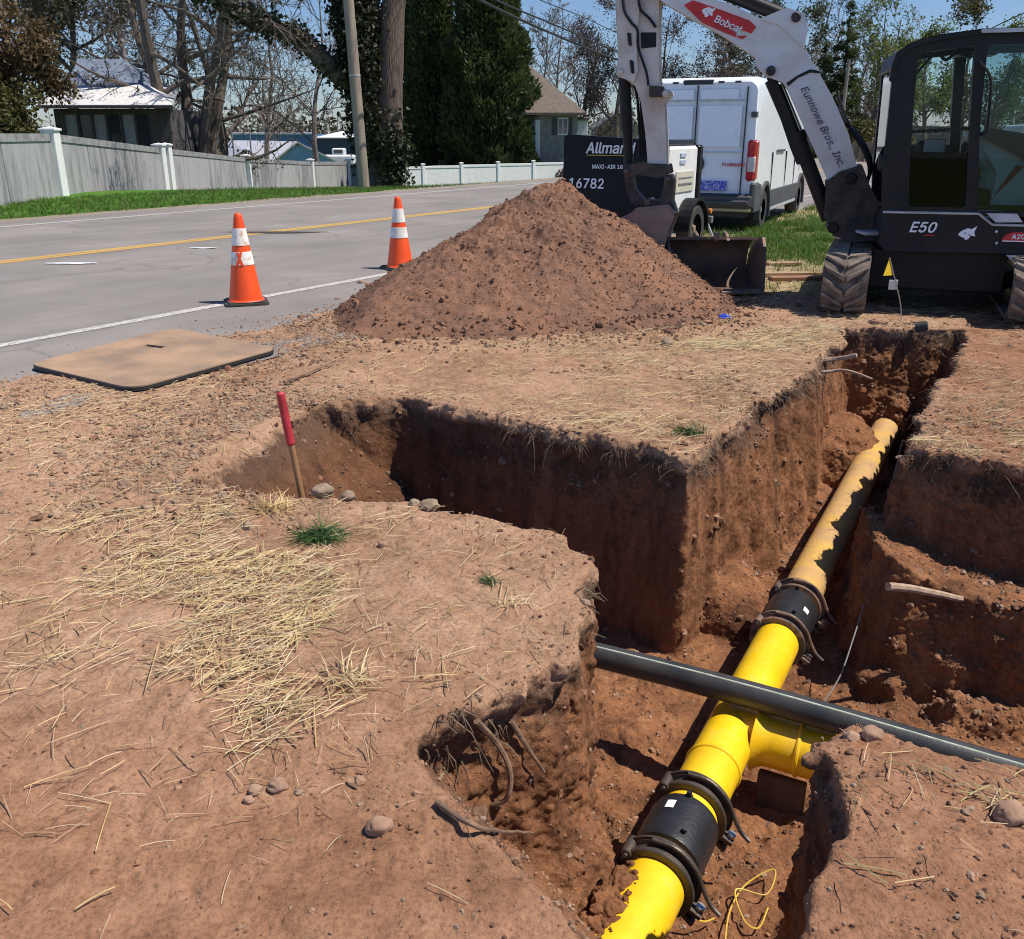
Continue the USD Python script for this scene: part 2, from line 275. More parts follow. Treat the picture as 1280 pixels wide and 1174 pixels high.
lw = ((P[:, 0] * .882 - P[:, 1] * .471) < -1.0) & (P[:, 1] > 4.3); rough = depth * (.04 + .05 * fbm(P * .8 + 3, 2, 57)) * np.where(lw, .30, .8) * np.where((P[:, 0] > 1.7) & (P[:, 1] < 4.6) & (P[:, 2] < -.42), 1.5, 1.0)
sc = P @ np.array([.471, .882, 0]); streak = (fbm(np.stack([sc * 6 + P[:, 2] * 4.5, P[:, 2] * 1.1 + sc * .8, 0 * sc], 1), 3, 59) - .5) * .022 * depth * lw
bb = streak + 1.9 * rough * (fbm(P * [3.2, 3.2, 2.0], 3, 51) - .5) + (.022 + .045 * depth * np.where(lw, .22, .8)) * (fbm(P * 11, 2, 53) - .5)
f[near] += bb.astype(np.float32)
def surface_nets(f, o, h):
    nx, ny, nz = f.shape; sg = f < 0; cell = np.zeros((nx - 1, ny - 1, nz - 1), np.uint8)
    for a, b, c in np.ndindex(2, 2, 2): cell += sg[a:nx - 1 + a, b:ny - 1 + b, c:nz - 1 + c]
    idx = np.nonzero((cell > 0) & (cell < 8)); n = len(idx[0]); ids = np.full(cell.shape, -1, np.int32); ids[idx] = np.arange(n)
    I = np.stack(idx, 1); acc, cnt = np.zeros((n, 3)), np.zeros(n); C = np.array(list(np.ndindex(2, 2, 2)))
    val = np.stack([f[tuple((I + q).T)] for q in C], 1)
    for i in range(8):
        for j in range(i + 1, 8):
            if np.abs(C[i] - C[j]).sum() != 1: continue
            m = (val[:, i] < 0) != (val[:, j] < 0); t = val[m, i] / (val[m, i] - val[m, j])
            acc[m] += C[i] + t[:, None] * (C[j] - C[i]); cnt[m] += 1
    V = (I + acc / cnt[:, None]) * h + o; Q = []
    for ax in range(3):
        a, b = [(1, 2), (2, 0), (0, 1)][ax]; sl = [slice(None)] * 3; sl2 = [slice(None)] * 3
        sl[ax], sl2[ax] = slice(0, f.shape[ax] - 1), slice(1, f.shape[ax])
        ch = sg[tuple(sl)] != sg[tuple(sl2)]; e = np.stack(np.nonzero(ch), 1); ok = (e[:, a] > 0) & (e[:, b] > 0) & (e[:, a] < f.shape[a] - 1) & (e[:, b] < f.shape[b] - 1); e = e[ok]
        u, v = np.zeros(3, int), np.zeros(3, int); u[a] = 1; v[b] = 1
        q = np.stack([ids[tuple((e - s).T)] for s in (u + v, v, 0 * u, u)], 1); flip = ~sg[tuple(e.T)]; q[flip] = q[flip][:, ::-1]; Q.append(q)
    return V, np.vstack(Q)
V, Q = surface_nets(f, np.array([X0, Y0, Z0]), HS); del f
V, Q = np.asarray(V), Q[(Q >= 0).all(1)]
# split every quad into four, then push the surface in and out along its normals
E4 = np.sort(np.stack([Q, np.roll(Q, -1, 1)], -1).reshape(-1, 2), 1); key = E4[:, 0].astype(np.int64) * len(V) + E4[:, 1]
uq, inv = np.unique(key, return_inverse=True); EV = .5 * (V[uq // len(V)] + V[uq % len(V)]); em = inv.reshape(-1, 4) + len(V)
FV = V[Q].mean(1); fm = np.arange(len(Q)) + len(V) + len(EV)
V2 = np.vstack([V, EV, FV]); Q2 = np.concatenate([np.stack([Q[:, i], em[:, i], fm, em[:, i - 1]], 1) for i in range(4)])
nn = np.zeros_like(V2); fn = np.cross(V2[Q2[:, 2]] - V2[Q2[:, 0]], V2[Q2[:, 3]] - V2[Q2[:, 1]])
for k in range(4): np.add.at(nn, Q2[:, k], fn)
nn /= np.maximum(np.linalg.norm(nn, axis=1, keepdims=True), 1e-9)
def fine(P, wall):
    lw_ = ((P[:, 0] * .882 - P[:, 1] * .471) < -1.0) & (P[:, 1] > 4.3); a = .85 + np.where(lw_, -.25, .55) * wall
    return a * (.016 * (fbm(P * 21, 2, 61) - .5) + .012 * (noise(P * 48, 63) - .5) + .006 * (noise(P * 95, 65) - .5))
wall = sstep(-V2[:, 2], .02, .2)
V2 = V2 + nn * fine(V2, wall)[:, None]
F2 = np.vstack([Q2[:, [0, 1, 2]], Q2[:, [0, 2, 3]]])
keep = V2[F2].min(1)[:, 2] > Z0 + .05
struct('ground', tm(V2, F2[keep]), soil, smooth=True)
GV, GN = V2, nn                                                               # kept for scattering
from scipy.spatial import cKDTree
_q = GV - [0, 0, EYE]; _d = _q[:, 1] * PC - _q[:, 2] * PS; _sel = np.nonzero(_d > .4)[0]
_tree = cKDTree(np.stack([CX + F * _q[_sel, 0] / _d[_sel], CY - F * (_q[_sel, 1] * PS + _q[_sel, 2] * PC) / _d[_sel]], 1))
def hit(px, py, off=0.0):
    i = _sel[_tree.query_ball_point([px, py], 9)]; k = i[np.argmin(_d[i])]; return GV[k] + GN[k] * off          # the dug surface where it shows at a pixel of the photo
# the verge round the dug part
step = .05
vx, vy = np.arange(-7, 15, step), np.arange(.2, 26, step); VX, VY = np.meshgrid(vx, vy, indexing='ij')
vp = np.stack([VX, VY, 0 * VX], -1); vz = top_h(VX, VY); 
vz = vz + fine(np.stack([VX, VY, vz], -1).reshape(-1, 3), 0).reshape(vz.shape)
ins = (VX > X0 + .06) & (VX < X1 - .06) & (VY > Y0 + .06) & (VY < Y1 - .06); vz = np.where((VX > X0 - .01) & (VX < X1 + .01) & (VY > Y0 - .01) & (VY < Y1 + .01), vz - .006, vz)
vid = np.arange(VX.size).reshape(VX.shape); vq = np.stack([vid[:-1, :-1], vid[1:, :-1], vid[1:, 1:], vid[:-1, 1:]], -1).reshape(-1, 4)
vb = (VX * RN[0] + VY * RN[1]).ravel(); bad = ins.ravel()
vq = vq[~bad[vq].all(1) & (vb[vq].min(1) > -7.2) & (np.abs(VX.ravel()[vq[:, 0]]) < VY.ravel()[vq[:, 0]] * .9 + 3)]
vv = np.stack([VX.ravel(), VY.ravel(), vz.ravel()], 1); un, vqi = np.unique(vq, return_inverse=True)
grassy = usdkit.material(stage, L + 'verge_soil', {
    'g': ('geometry', {}), 'xyz': ('separate_xyz', {}), 'n1': ('noise_texture', {'scale': .55, 'detail': 5, 'roughness': .65}), 'n2': ('noise_texture', {'scale': 7, 'detail': 6, 'roughness': .72}), 'n3': ('noise_texture', {'scale': 60, 'detail': 4}),
    'mx': ('math', {'math_type': 'multiply_add', 'value2': .5}), 'hf': ('math', {'math_type': 'multiply', 'value2': .5}),
    'rt': ('rgb_ramp', {'ramp': TOPS}), 'rg': ('rgb_ramp', {'ramp': [(.3, (.20, .15, .085)), (.5, (.30, .235, .13)), (.66, (.17, .17, .06))]}),
    'gy': ('map_range', {'from_min': 8.6, 'from_max': 11.5, 'to_min': -.25, 'to_max': .35}), 'ad': ('math', {'math_type': 'add'}), 'cl': ('map_range', {'from_min': .40, 'from_max': .62, 'clamp': True}),
    'ym': ('map_range', {'from_min': 2.7, 'from_max': 1.8, 'to_max': .85, 'clamp': True}), 'rx': ('mix', {'mix_type': 'multiply', 'color2': (.80, .68, .62)}), 'x': ('mix', {}), 'sp': ('rgb_ramp', {'ramp': [(.28, (.50, .46, .43)), (.5, (1, 1, 1)), (.74, (1.28, 1.26, 1.22))]}), 'ms': ('mix', {'mix_type': 'multiply', 'fac': .85}),
    'h': ('math', {'math_type': 'multiply_add', 'value2': .35}), 'b': ('bump', {'strength': .9, 'distance': .012}), 'p': ('principled_bsdf', {'roughness': .92, 'specular_ior_level': .18})},
    [('g.position', 'n1.vector'), ('g.position', 'n2.vector'), ('g.position', 'n3.vector'), ('g.position', 'xyz.vector'), ('n1.fac', 'hf.value1'), ('n2.fac', 'mx.value1'), ('hf.value', 'mx.value3'), ('mx.value', 'rt.fac'), ('n2.fac', 'rg.fac'),
     ('xyz.y', 'gy.value'), ('gy.result', 'ad.value1'), ('n1.fac', 'ad.value2'), ('ad.value', 'cl.value'), ('cl.result', 'x.fac'), ('xyz.y', 'ym.value'), ('ym.result', 'rx.fac'), ('rt.color', 'rx.color1'), ('rx.color', 'x.color1'), ('rg.color', 'x.color2'),
     ('n3.fac', 'sp.fac'), ('x.color', 'ms.color1'), ('sp.color', 'ms.color2'), ('ms.color', 'p.base_color'), ('n3.fac', 'h.value1'), ('n2.fac', 'h.value3'), ('h.value', 'b.height'), ('b.normal', 'p.normal')], surface='p.BSDF')
struct('verge', tm(vv[un], vqi.reshape(-1, 4)[:, [0, 1, 2]].tolist() + vqi.reshape(-1, 4)[:, [0, 2, 3]].tolist()), grassy, smooth=True)

# ------------------------------------------------------------------ terrain, road, markings, far grass
def terrain_h(x, y):
    b = x * RN[0] + y * RN[1]; e = -b - 18.2
    z = -.07 - 1.50 * sstep(y, 29, 50) * sstep(e, -.3, 5) - 2.2 * sstep(y, 60, 110) * sstep(e, 4, 20) - 3.0 * sstep(e, 20, 90)
    return z + .0 * x
tx = np.concatenate([np.linspace(-400, -60, 35), np.linspace(-58, 60, 119), np.linspace(64, 400, 35)]); ty = np.concatenate([np.linspace(-60, -1, 15), np.linspace(0, 90, 91), np.linspace(94, 700, 60)])
TX, TY = np.meshgrid(tx, ty, indexing='ij'); TZ = terrain_h(TX, TY); hole = (TX > -3) & (TX < 6) & (TY > 0) & (TY < 10); TZ = np.where(hole, -3.0, TZ)
tid = np.arange(TX.size).reshape(TX.shape); tq = np.stack([tid[:-1, :-1], tid[1:, :-1], tid[1:, 1:], tid[:-1, 1:]], -1).reshape(-1, 4)
field = mat('field_grass', (.075, .12, .028), .9, color2=(.13, .13, .05), scale=.5, bump=.03, bscale=14, spec=.15)
struct('terrain', tm(np.stack([TX.ravel(), TY.ravel(), TZ.ravel()], 1), np.vstack([tq[:, [0, 1, 2]], tq[:, [0, 2, 3]]])), field, smooth=True)
asphalt = usdkit.material(stage, L + 'asphalt', {
    'g': ('geometry', {}), 'n1': ('noise_texture', {'scale': .5, 'detail': 5, 'roughness': .6}), 'n2': ('noise_texture', {'scale': 90, 'detail': 4, 'roughness': .8}),
    'mp': ('mapping', {'rotation': (0, 0, math.atan2(RD[1], RD[0]) * -1), 'scale': (1, 1, 1)}), 'ms': ('mapping', {'scale': (.06, 2.2, 1)}), 'n4': ('noise_texture', {'scale': 1.0, 'detail': 3}),
    'v': ('voronoi_texture', {'feature': 'distance_to_edge', 'scale': .42, 'randomness': 1}), 'vd': ('noise_texture', {'scale': 2.2, 'detail': 4}), 'vm': ('mix', {'mix_type': 'linear_light', 'fac': .22}),
    'cr': ('rgb_ramp', {'ramp': [(0, (.74, .74, .74)), (.006, (.78, .78, .78)), (.012, (1, 1, 1))]}), 'mk': ('rgb_ramp', {'ramp': [(.45, (0, 0, 0)), (.6, (1, 1, 1))]}), 'cm': ('mix', {'color1': (1, 1, 1)}),
    'r1': ('rgb_ramp', {'ramp': [(.3, (.175, .16, .15)), (.5, (.215, .196, .184)), (.7, (.265, .24, .222))]}), 'r2': ('rgb_ramp', {'ramp': [(.3, (.60, .60, .60)), (.5, (1, 1, 1)), (.72, (1.36, 1.33, 1.3))]}), 'r4': ('rgb_ramp', {'ramp': [(.35, (.92, .92, .92)), (.6, (1.04, 1.04, 1.04))]}),
    'a': ('mix', {'mix_type': 'multiply', 'fac': 1}), 'b2': ('mix', {'mix_type': 'multiply', 'fac': 1}), 'c': ('mix', {'mix_type': 'multiply', 'fac': 1}),
    'b': ('bump', {'strength': .6, 'distance': .006}), 'p': ('principled_bsdf', {'roughness': .88, 'specular_ior_level': .25})},
    [('g.position', 'n1.vector'), ('g.position', 'n2.vector'), ('g.position', 'mp.vector'), ('mp.vector', 'ms.vector'), ('ms.vector', 'n4.vector'), ('g.position', 'vd.vector'), ('g.position', 'vm.color1'), ('vd.color', 'vm.color2'), ('vm.color', 'v.vector'),
     ('v.distance', 'cr.fac'), ('n1.fac', 'mk.fac'), ('mk.color', 'cm.fac'), ('cr.color', 'cm.color2'), ('n1.fac', 'r1.fac'), ('n2.fac', 'r2.fac'), ('n4.fac', 'r4.fac'),
     ('r1.color', 'a.color1'), ('r2.color', 'a.color2'), ('a.color', 'b2.color1'), ('r4.color', 'b2.color2'), ('b2.color', 'c.color1'), ('cm.color', 'c.color2'), ('c.color', 'p.base_color'), ('n2.fac', 'b.height'), ('b.normal', 'p.normal')], surface='p.BSDF')
def strip(b0, b1, a0, a1, z, da=.6, ragged=0.0, seed=0, nb=2):
    a = np.arange(a0, a1 + da, da); V = []
    for i in range(nb):
        t = i / (nb - 1); bb_ = b0 + (b1 - b0) * t + (ragged * (noise(np.stack([a * 1.3, 0 * a + i * 9, 0 * a], 1), seed + i) - .5) if i in (0, nb - 1) else 0)
        V.append(np.stack([a * RD[0] + bb_ * RN[0], a * RD[1] + bb_ * RN[1], np.full(len(a), z)], 1))
    n = len(a); j = np.arange(n - 1); f_ = [np.vstack([np.stack([i * n + j, (i + 1) * n + j, (i + 1) * n + j + 1], 1), np.stack([i * n + j, (i + 1) * n + j + 1, i * n + j + 1], 1)]) for i in range(nb - 1)]
    return tm(np.vstack(V), np.vstack(f_)[:, ::-1] if b1 < b0 else np.vstack(f_))
struct('road', strip(-18.3, -5.2, -30, 190, 0, ragged=.25), asphalt)
def paint(name, c, wear):
    return usdkit.material(stage, L + name, {'g': ('geometry', {}), 'n': ('noise_texture', {'scale': 26, 'detail': 6, 'roughness': .75}), 'r': ('rgb_ramp', {'ramp': [(wear - .06, (.23, .21, .2)), (wear + .05, c)]}), 'p': ('principled_bsdf', {'roughness': .7})},
        [('g.position', 'n.vector'), ('n.fac', 'r.fac'), ('r.color', 'p.base_color')], surface='p.BSDF')
white_paint, yellow_paint = paint('white_road_paint', (.50, .48, .45), .47), paint('yellow_road_paint', (.50, .30, .07), .43)
struct('road_marking', strip(-7.47, -7.34, -25, 180, .004, ragged=.02, seed=3), white_paint, label='white edge line along the near side of the road')
struct('road_marking', strip(-17.34, -17.2, -25, 180, .004, ragged=.02, seed=5), white_paint, label='white edge line along the far side of the road')
for b0 in (-12.60, -12.43): struct('road_marking', strip(b0, b0 + .15, -25, 180, .004, ragged=.015, seed=7), yellow_paint, label='yellow centre line')
seal = mat('crack_sealer', (.045, .042, .04), .6, bump=.003)
struct('road_patch', tm(*(lambda c: (np.vstack([[0, 0, 0], np.stack([np.cos(np.arange(14) / 14 * 6.283) * .75 * (1 + .5 * np.sin(np.arange(14) * 2.3)), np.sin(np.arange(14) / 14 * 6.283) * .16, 0 * np.arange(14)], 1)]) + [c[0], c[1], .009], [[0, i + 1, (i + 1) % 14 + 1] for i in range(14)]))(G(343, 291))), seal, label='dark patch of broken paint on the yellow line')
far_grass = mat('mown_grass', (.085, .20, .022), .9, color2=(.05, .13, .018), scale=3.0, bump=.03, bscale=30, spec=.15)
gs_ = strip(-26.6, -18.8, -30, 75, 0, ragged=.4, nb=9); gv_ = gs_.vertices.copy(); gv_[:, 2] = terrain_h(gv_[:, 0], gv_[:, 1]) + .018; struct('grass_strip', tm(gv_, gs_.faces), far_grass, smooth=True)
struct('road_edge', strip(-19.2, -18.0, -30, 120, -.02, ragged=.35, seed=9), mat('gravel_edge', (.30, .24, .19), .95, color2=(.20, .17, .12), scale=9, bump=.02, bscale=60))
# ------------------------------------------------------------------ in the trench: gas main, service pipe, roots
U, N_ = np.array([.471, .882, 0]), np.array([.882, -.471, 0]); UP = np.array([0, 0, 1.0]); PR, PZ = .111, -.85
def ax(t, z=PZ): return np.array([-.659 + .471 * t, .352 + .882 * t, z])
def t_at(px, py, z=PZ): return (G(px, py, z)[1] - .352) / .882
yellow = usdkit.material(stage, L + 'yellow_pipe_plastic', {'g': ('geometry', {}), 'n': ('noise_texture', {'scale': 5, 'detail': 7, 'roughness': .72}), 'n2': ('noise_texture', {'scale': 60, 'detail': 3}), 'r': ('rgb_ramp', {'ramp': [(.3, (.74, .44, .010)), (.52, (.84, .53, .012)), (.60, (.80, .50, .03)), (.72, (.60, .37, .09))]}), 'q': ('rgb_ramp', {'ramp': [(.5, (.32, .32, .32)), (.7, (.7, .7, .7))]}),
    'b': ('bump', {'strength': .5, 'distance': .0015}), 'p': ('principled_bsdf', {})}, [('g.position', 'n.vector'), ('g.position', 'n2.vector'), ('n.fac', 'r.fac'), ('n.fac', 'q.fac'), ('q.color', 'p.roughness'), ('r.color', 'p.base_color'), ('n2.fac', 'b.height'), ('b.normal', 'p.normal')], surface='p.BSDF')
mudpipe = usdkit.material(stage, L + 'muddy_yellow_pipe', {'g': ('geometry', {}), 'n': ('noise_texture', {'scale': 4.5, 'detail': 6, 'roughness': .65}), 'n2': ('noise_texture', {'scale': 45, 'detail': 4}), 'r': ('rgb_ramp', {'ramp': [(.30, (.60, .37, .05)), (.45, (.50, .30, .095)), (.6, (.42, .26, .125)), (.78, (.30, .17, .085))]}),
    'b': ('bump', {'strength': .8, 'distance': .006}), 'p': ('principled_bsdf', {'roughness': .75, 'specular_ior_level': .25})}, [('g.position', 'n.vector'), ('g.position', 'n2.vector'), ('n.fac', 'r.fac'), ('r.color', 'p.base_color'), ('n2.fac', 'b.height'), ('b.normal', 'p.normal')], surface='p.BSDF')
blackp = mat('black_coupling_plastic', (.016, .016, .018), .42, var=.3, scale=14, bump=.002, bscale=50)
steel_dk = mat('dusty_dark_steel', (.035, .036, .042), .45, color2=(.085, .065, .05), scale=11, metal=.35, bump=.002, bscale=60, lo=.5, hi=.75)
steel_mud = mat('muddy_dark_steel', (.05, .045, .042), .6, color2=(.22, .13, .085), scale=12, metal=.2, bump=.003, bscale=60, lo=.4, hi=.6)
chrome = mat('worn_bolt_steel', (.35, .34, .33), .35, scale=30, metal=.9)
sticker = mat('white_sticker', (.75, .76, .78), .5, var=.1)
tT = t_at(912, 912); tC1, tC2 = t_at(858, 1012), t_at(806, 1098); tC3, tC4 = t_at(962, 800), t_at(984, 757)
main = Thing('yellow_gas_pipe', 'bright yellow gas pipe with tee and clamped black couplings lying along the trench', 'gas pipe', ax(tT, -1.0))
def pipe_between(t0, t1, r=PR, n=48): return tube([ax(t) for t in np.linspace(t0, t1, 4)], r, n)
main.part('pipe_length', pipe_between(.9, tC2 - .045), yellow, label='nearest yellow length, with soil spilled over its side')
main.part('pipe_length', pipe_between(tC2 - .045, tC1 + .03), yellow)
bead = lambda t, r=PR: lathe([(r - .002, -.014), (r + .006, -.008), (r + .008, 0), (r + .006, .008), (r - .002, .014)], 48, ax(t), U)
main.part('tee_fitting', cat(pipe_between(tC1 + .03, tC3), tube([ax(tT), ax(tT) + N_ * .42], PR, 48)), yellow, label='yellow tee body with branch to the right')
# swollen crotch where the branch leaves the tee
a = np.linspace(0, 2 * np.pi, 49); ring = [(PR + .034 * (1 - s) ** 2, s) for s in np.linspace(0, 1, 7)]
V = []
for r_, s in ring:
    d_ = .105 + .07 * s; V.append(ax(tT) + N_ * d_ + r_ * (np.cos(a)[:, None] * U + np.sin(a)[:, None] * UP))
m_ = [];
for i in range(len(V) - 1):
    for j in range(48): m_ += [[i * 49 + j, i * 49 + j + 1, (i + 1) * 49 + j + 1], [i * 49 + j, (i + 1) * 49 + j + 1, (i + 1) * 49 + j]]
main.part('branch_collar', tm(np.vstack(V), m_), yellow)
for t in (tT - .30, tT + .24): main.part('weld_bead', bead(t), yellow)
main.part('weld_bead', lathe([(PR - .002, -.012), (PR + .007, -.006), (PR + .009, 0), (PR + .007, .006), (PR - .002, .012)], 48, ax(tT) + N_ * .29, N_), yellow)
def coupling(t0, t1, m, sx, upang):
    L_ = t1 - t0; p = main.part('coupling', lathe([(PR, 0), (PR + .016, .006), (PR + .02, .03), (PR + .021, L_ * .5), (PR + .02, L_ - .03), (PR + .016, L_ - .006), (PR, L_)], 56, ax(t0), U), blackp)
    def onring(t, ang, r): return ax(t) + r * (np.cos(ang) * UP + np.sin(ang) * N_)
    q = []
    for s in (-1, 1):
        row = [onring(t0 + L_ * (.5 + sx) + s * .022, upang + d, PR + .0225) for d in np.linspace(-.13, .13, 6)]; q.append(row)
    v = np.vstack(q + [[x + .001 * UP for x in q[0]], [x + .001 * UP for x in q[1]]]); fs = []
    for i in range(5): fs += [[i, 6 + i, 7 + i], [i, 7 + i, i + 1]]
    main.part('label_sticker', tm(v, fs), sticker, parent=p)
    for tt, aa in ((t0 + .05, .35), (t0 + L_ - .01, .05)):
        c = onring(tt, aa, PR + .018); nrm = (c - ax(tt)); nrm /= np.linalg.norm(nrm); main.part('terminal', lathe([(.0001, .02), (.009, .02), (.010, .016), (.010, 0), (.016, 0), (.016, -.01)][::-1], 14, c, nrm), blackp, parent=p)
coupling(tC2 + .075, tC1 - .075, blackp, .18, -.32); coupling(tC3 + .045, tC4 - .05, blackp, -.02, .75)
def clamp(t, m, muddy):
    c = ax(t)
    p = main.part('pipe_clamp', lathe([(PR, -.034), (PR + .026, -.034), (PR + .030, -.030), (PR + .030, -.020), (PR + .018, -.016), (PR + .018, .012), (PR + .032, .016), (PR + .036, .022), (PR + .034, .032), (PR, .034)], 56, c, U), m)
    def at(ang, r, du=0): return c + U * du + r * (np.cos(ang) * UP + np.sin(ang) * N_)
    # split lugs with a bolt on the right, hinge on the upper left, a bent handle
    for da in (-.13, .13):
        b0 = at(2.15 + da, PR + .02); b1 = at(2.15 + da, PR + .075); main.part('lug', hull(np.vstack([b + U * s + x for b in (b0, b1) for s in (-.028, .028) for x in (at(2.15 + da + 1.57, .008) - c, at(2.15 + da - 1.57, .008) - c)])), m, parent=p)
    main.part('bolt', cyl(at(1.98, PR + .058) , at(2.33, PR + .058), .009, 10), chrome, parent=p); main.part('nut', cyl(at(1.86, PR + .058), at(1.98, PR + .058), .017, 6), chrome, parent=p)
    h = at(-.85, PR + .03); main.part('hinge', cyl(h - U * .042, h + U * .042, .020, 16, bev=.004), m, parent=p); main.part('hinge_pin', cyl(h - U * .05, h + U * .05, .008, 10), chrome, parent=p)
    main.part('handle', tube(spline([at(-.2, PR + .040, .012), at(.4, PR + .042, .014), at(1.0, PR + .042, .014), at(1.45, PR + .050, .010), at(1.72, PR + .085, 0), at(1.80, PR + .125, -.006)], 6), .0085, 8), m, parent=p)
    main.part('rib', lathe([(PR + .036, .020), (PR + .043, .020), (PR + .043, .030), (PR + .034, .030)], 56, c, U), m, parent=p)
for t in (tC2, tC1): clamp(t, steel_dk, False)
for t in (tC3, tC4): clamp(t, steel_mud, True)
main.part('pipe_length', pipe_between(tC3, tC4), yellow)
main.part('pipe_length', pipe_between(tC4, 8.9), mudpipe, label='far length of pipe caked in dried mud')
CL = []
for k, (t, ang) in enumerate([(tC2 - .17, -.75), (tC2 - .28, -.62), (tC2 - .22, -1.05), (tC2 - .36, -.8)]):
    c = ax(t) + (PR - .014) * (np.cos(ang) * UP + np.sin(ang) * N_); CL.append(lump(c, (.062, .07, .036), 50 + k, 4, .8))
_g = np.random.default_rng(4)
for k in range(110):
    t, ang = tC2 - .26 + _g.normal(0, .10), -.75 + _g.normal(0, .28); CL.append(lump(ax(t) + (PR + .002) * (math.cos(ang) * UP + math.sin(ang) * N_), np.full(3, .003 + .011 * _g.random() ** 3), 400 + k, 1, .5))
single('soil_clump', cat(*CL), soilmat('clump_soil', WALLS, WALLS, (.05, .03, .02), False), 'crumbling clump of red soil resting on the side of the nearest yellow pipe length', 'soil clump')
# black service pipe crossing above
blk = mat('black_poly_pipe', (.028, .030, .033), .38, color2=(.055, .052, .05), scale=6, bump=.001, bscale=80)
stripe = mat('pale_stripe', (.50, .58, .46), .5, var=.25, scale=20)
bd = np.array([.879, -.478, 0]); b0 = np.array([.37, 3.735, -.675]); BR = .058
bp = Thing('black_plastic_pipe', 'black plastic pipe with a pale stripe crossing over the yellow tee', 'pipe', b0 + bd * .6 - UP * BR)
bpts = [b0 + bd * s + UP * (.014 * math.sin(s * 2.1)) for s in np.linspace(-1.6, 2.9, 24)]
bp.part('pipe_body', tube(bpts, BR, 32), blk)
sdir = .30 * np.array([-.478, -.879, 0]) + .95 * UP; sdir /= np.linalg.norm(sdir)
bp.part('stripe', tube([p + sdir * (BR - .0015) for p in bpts], .0042, 6), stripe)
# blocking under the tee branch
wood_dk = mat('wet_wood', (.10, .062, .035), .8, color2=(.05, .03, .018), scale=3, bump=.004, bscale=25, stretch=(3, 3, .6)); wood_raw = mat('raw_wood', (.36, .23, .13), .8, color2=(.24, .145, .08), scale=3, bump=.003, bscale=30, stretch=(3, 3, .8))
bc = ax(tT) + N_ * .24
bx = box(-.10, .10, -.022, .022, -1.16, -.965, .006); bx = xf(bx, np.array([[N_[0], U[0], 0], [N_[1], U[1], 0], [0, 0, 1]]), [bc[0] - .03, bc[1] - .06, 0])
single('wooden_block', bx, wood_dk, 'dark wooden block standing on edge under the branch of the yellow tee', 'wood block')
# wires
wy_m = mat('yellow_tracer_wire', (.62, .40, .06), .5); wg_m = mat('grey_wire', (.20, .19, .19), .6)
wp = [G(905, 1190, -1.1), G(912, 1140, -1.1), G(932, 1106, -1.08), G(968, 1087, -1.04), G(958, 1118, -1.08), G(920, 1112, -1.07), G(930, 1150, -1.09), G(948, 1160, -1.1), G(960, 1135, -1.1)]
single('tracer_wire', tube(spline(wp, 10), .0032, 6), wy_m, 'thin yellow tracer wire coiled on the trench floor at the near right', 'wire')
single('tracer_wire', tube(spline([G(846, 1135, -1.0), G(862, 1146, -1.05), G(880, 1152, -1.09), G(893, 1148, -1.1)], 8), .0032, 6), wy_m, 'short end of yellow wire by the nearest pipe clamp', 'wire')
single('trench_wire', tube(spline([G(1128, 552, -.35), G(1116, 600, -.5), G(1100, 660, -.62), G(1092, 720, -.72), G(1078, 762, -.78), G(1066, 800, -.85), G(1050, 845, -.95), G(1026, 884, -1.05)], 8), .0038, 6), wg_m, 'thin grey wire hanging down the shaded right side of the far trench', 'wire')
# roots
root_m = mat('root_bark', (.24, .15, .095), .85, color2=(.13, .078, .048), scale=14, bump=.004, bscale=60); root_pale = mat('pale_root', (.42, .30, .215), .8, color2=(.27, .18, .12), scale=18, bump=.002, bscale=70)
def root(pts, r0, r1, m, label, k=7):
    p = spline(pts, k); p = p + .012 * (np.stack([noise(p * 9 + 3 * q, q) for q in range(3)], 1) - .5); single('tree_root', tube(p, np.linspace(r0, r1, len(p)), 8), m, label, 'root')
root([W(1018, 452, 7.05), W(1040, 449, 7.05), W(1056, 447, 7.0), W(1071, 444, 6.95)], .020, .017, root_pale, 'upper pale cut root sticking out of the far trench wall')
root([W(1014, 466, 6.95), W(1040, 464, 6.95), W(1056, 463, 6.9), W(1074, 468, 6.85), W(1091, 474, 6.8)], .014, .009, root_pale, 'thin lower pale root sticking out of the far trench wall')
root([W(1110, 733, 3.93), W(1135, 735, 3.96), W(1165, 740, 4.0), W(1190, 746, 4.05), W(1215, 752, 4.12)], .022, .015, root_pale, 'cut reddish root sticking out below the ledge of the right pit')
root([hit(545, 1000, .012), hit(575, 1022, .02), hit(605, 1036, .02), hit(635, 1042, .025), hit(665, 1037, .04)], .0085, .004, root_m, 'forked brown root lying along the slumped near bank')
root([hit(596, 905, .005), hit(618, 928, .03), hit(633, 958, .04), hit(632, 990, .03), hit(622, 1012, .0)], .011, .007, root_m, 'dark root looping down the eroded face of the near bank')
root([hit(640, 905, .01), hit(660, 930, .02), hit(685, 962, .02)], .010, .005, root_m, 'short dark root beside the looping one on the near bank')
root([W(355, 478, 6.05), W(375, 470, 6.2), W(400, 460, 6.4), W(420, 450, 6.6)], .012, .006, root_m, 'thin dark root trailing on the ground behind the red stake')

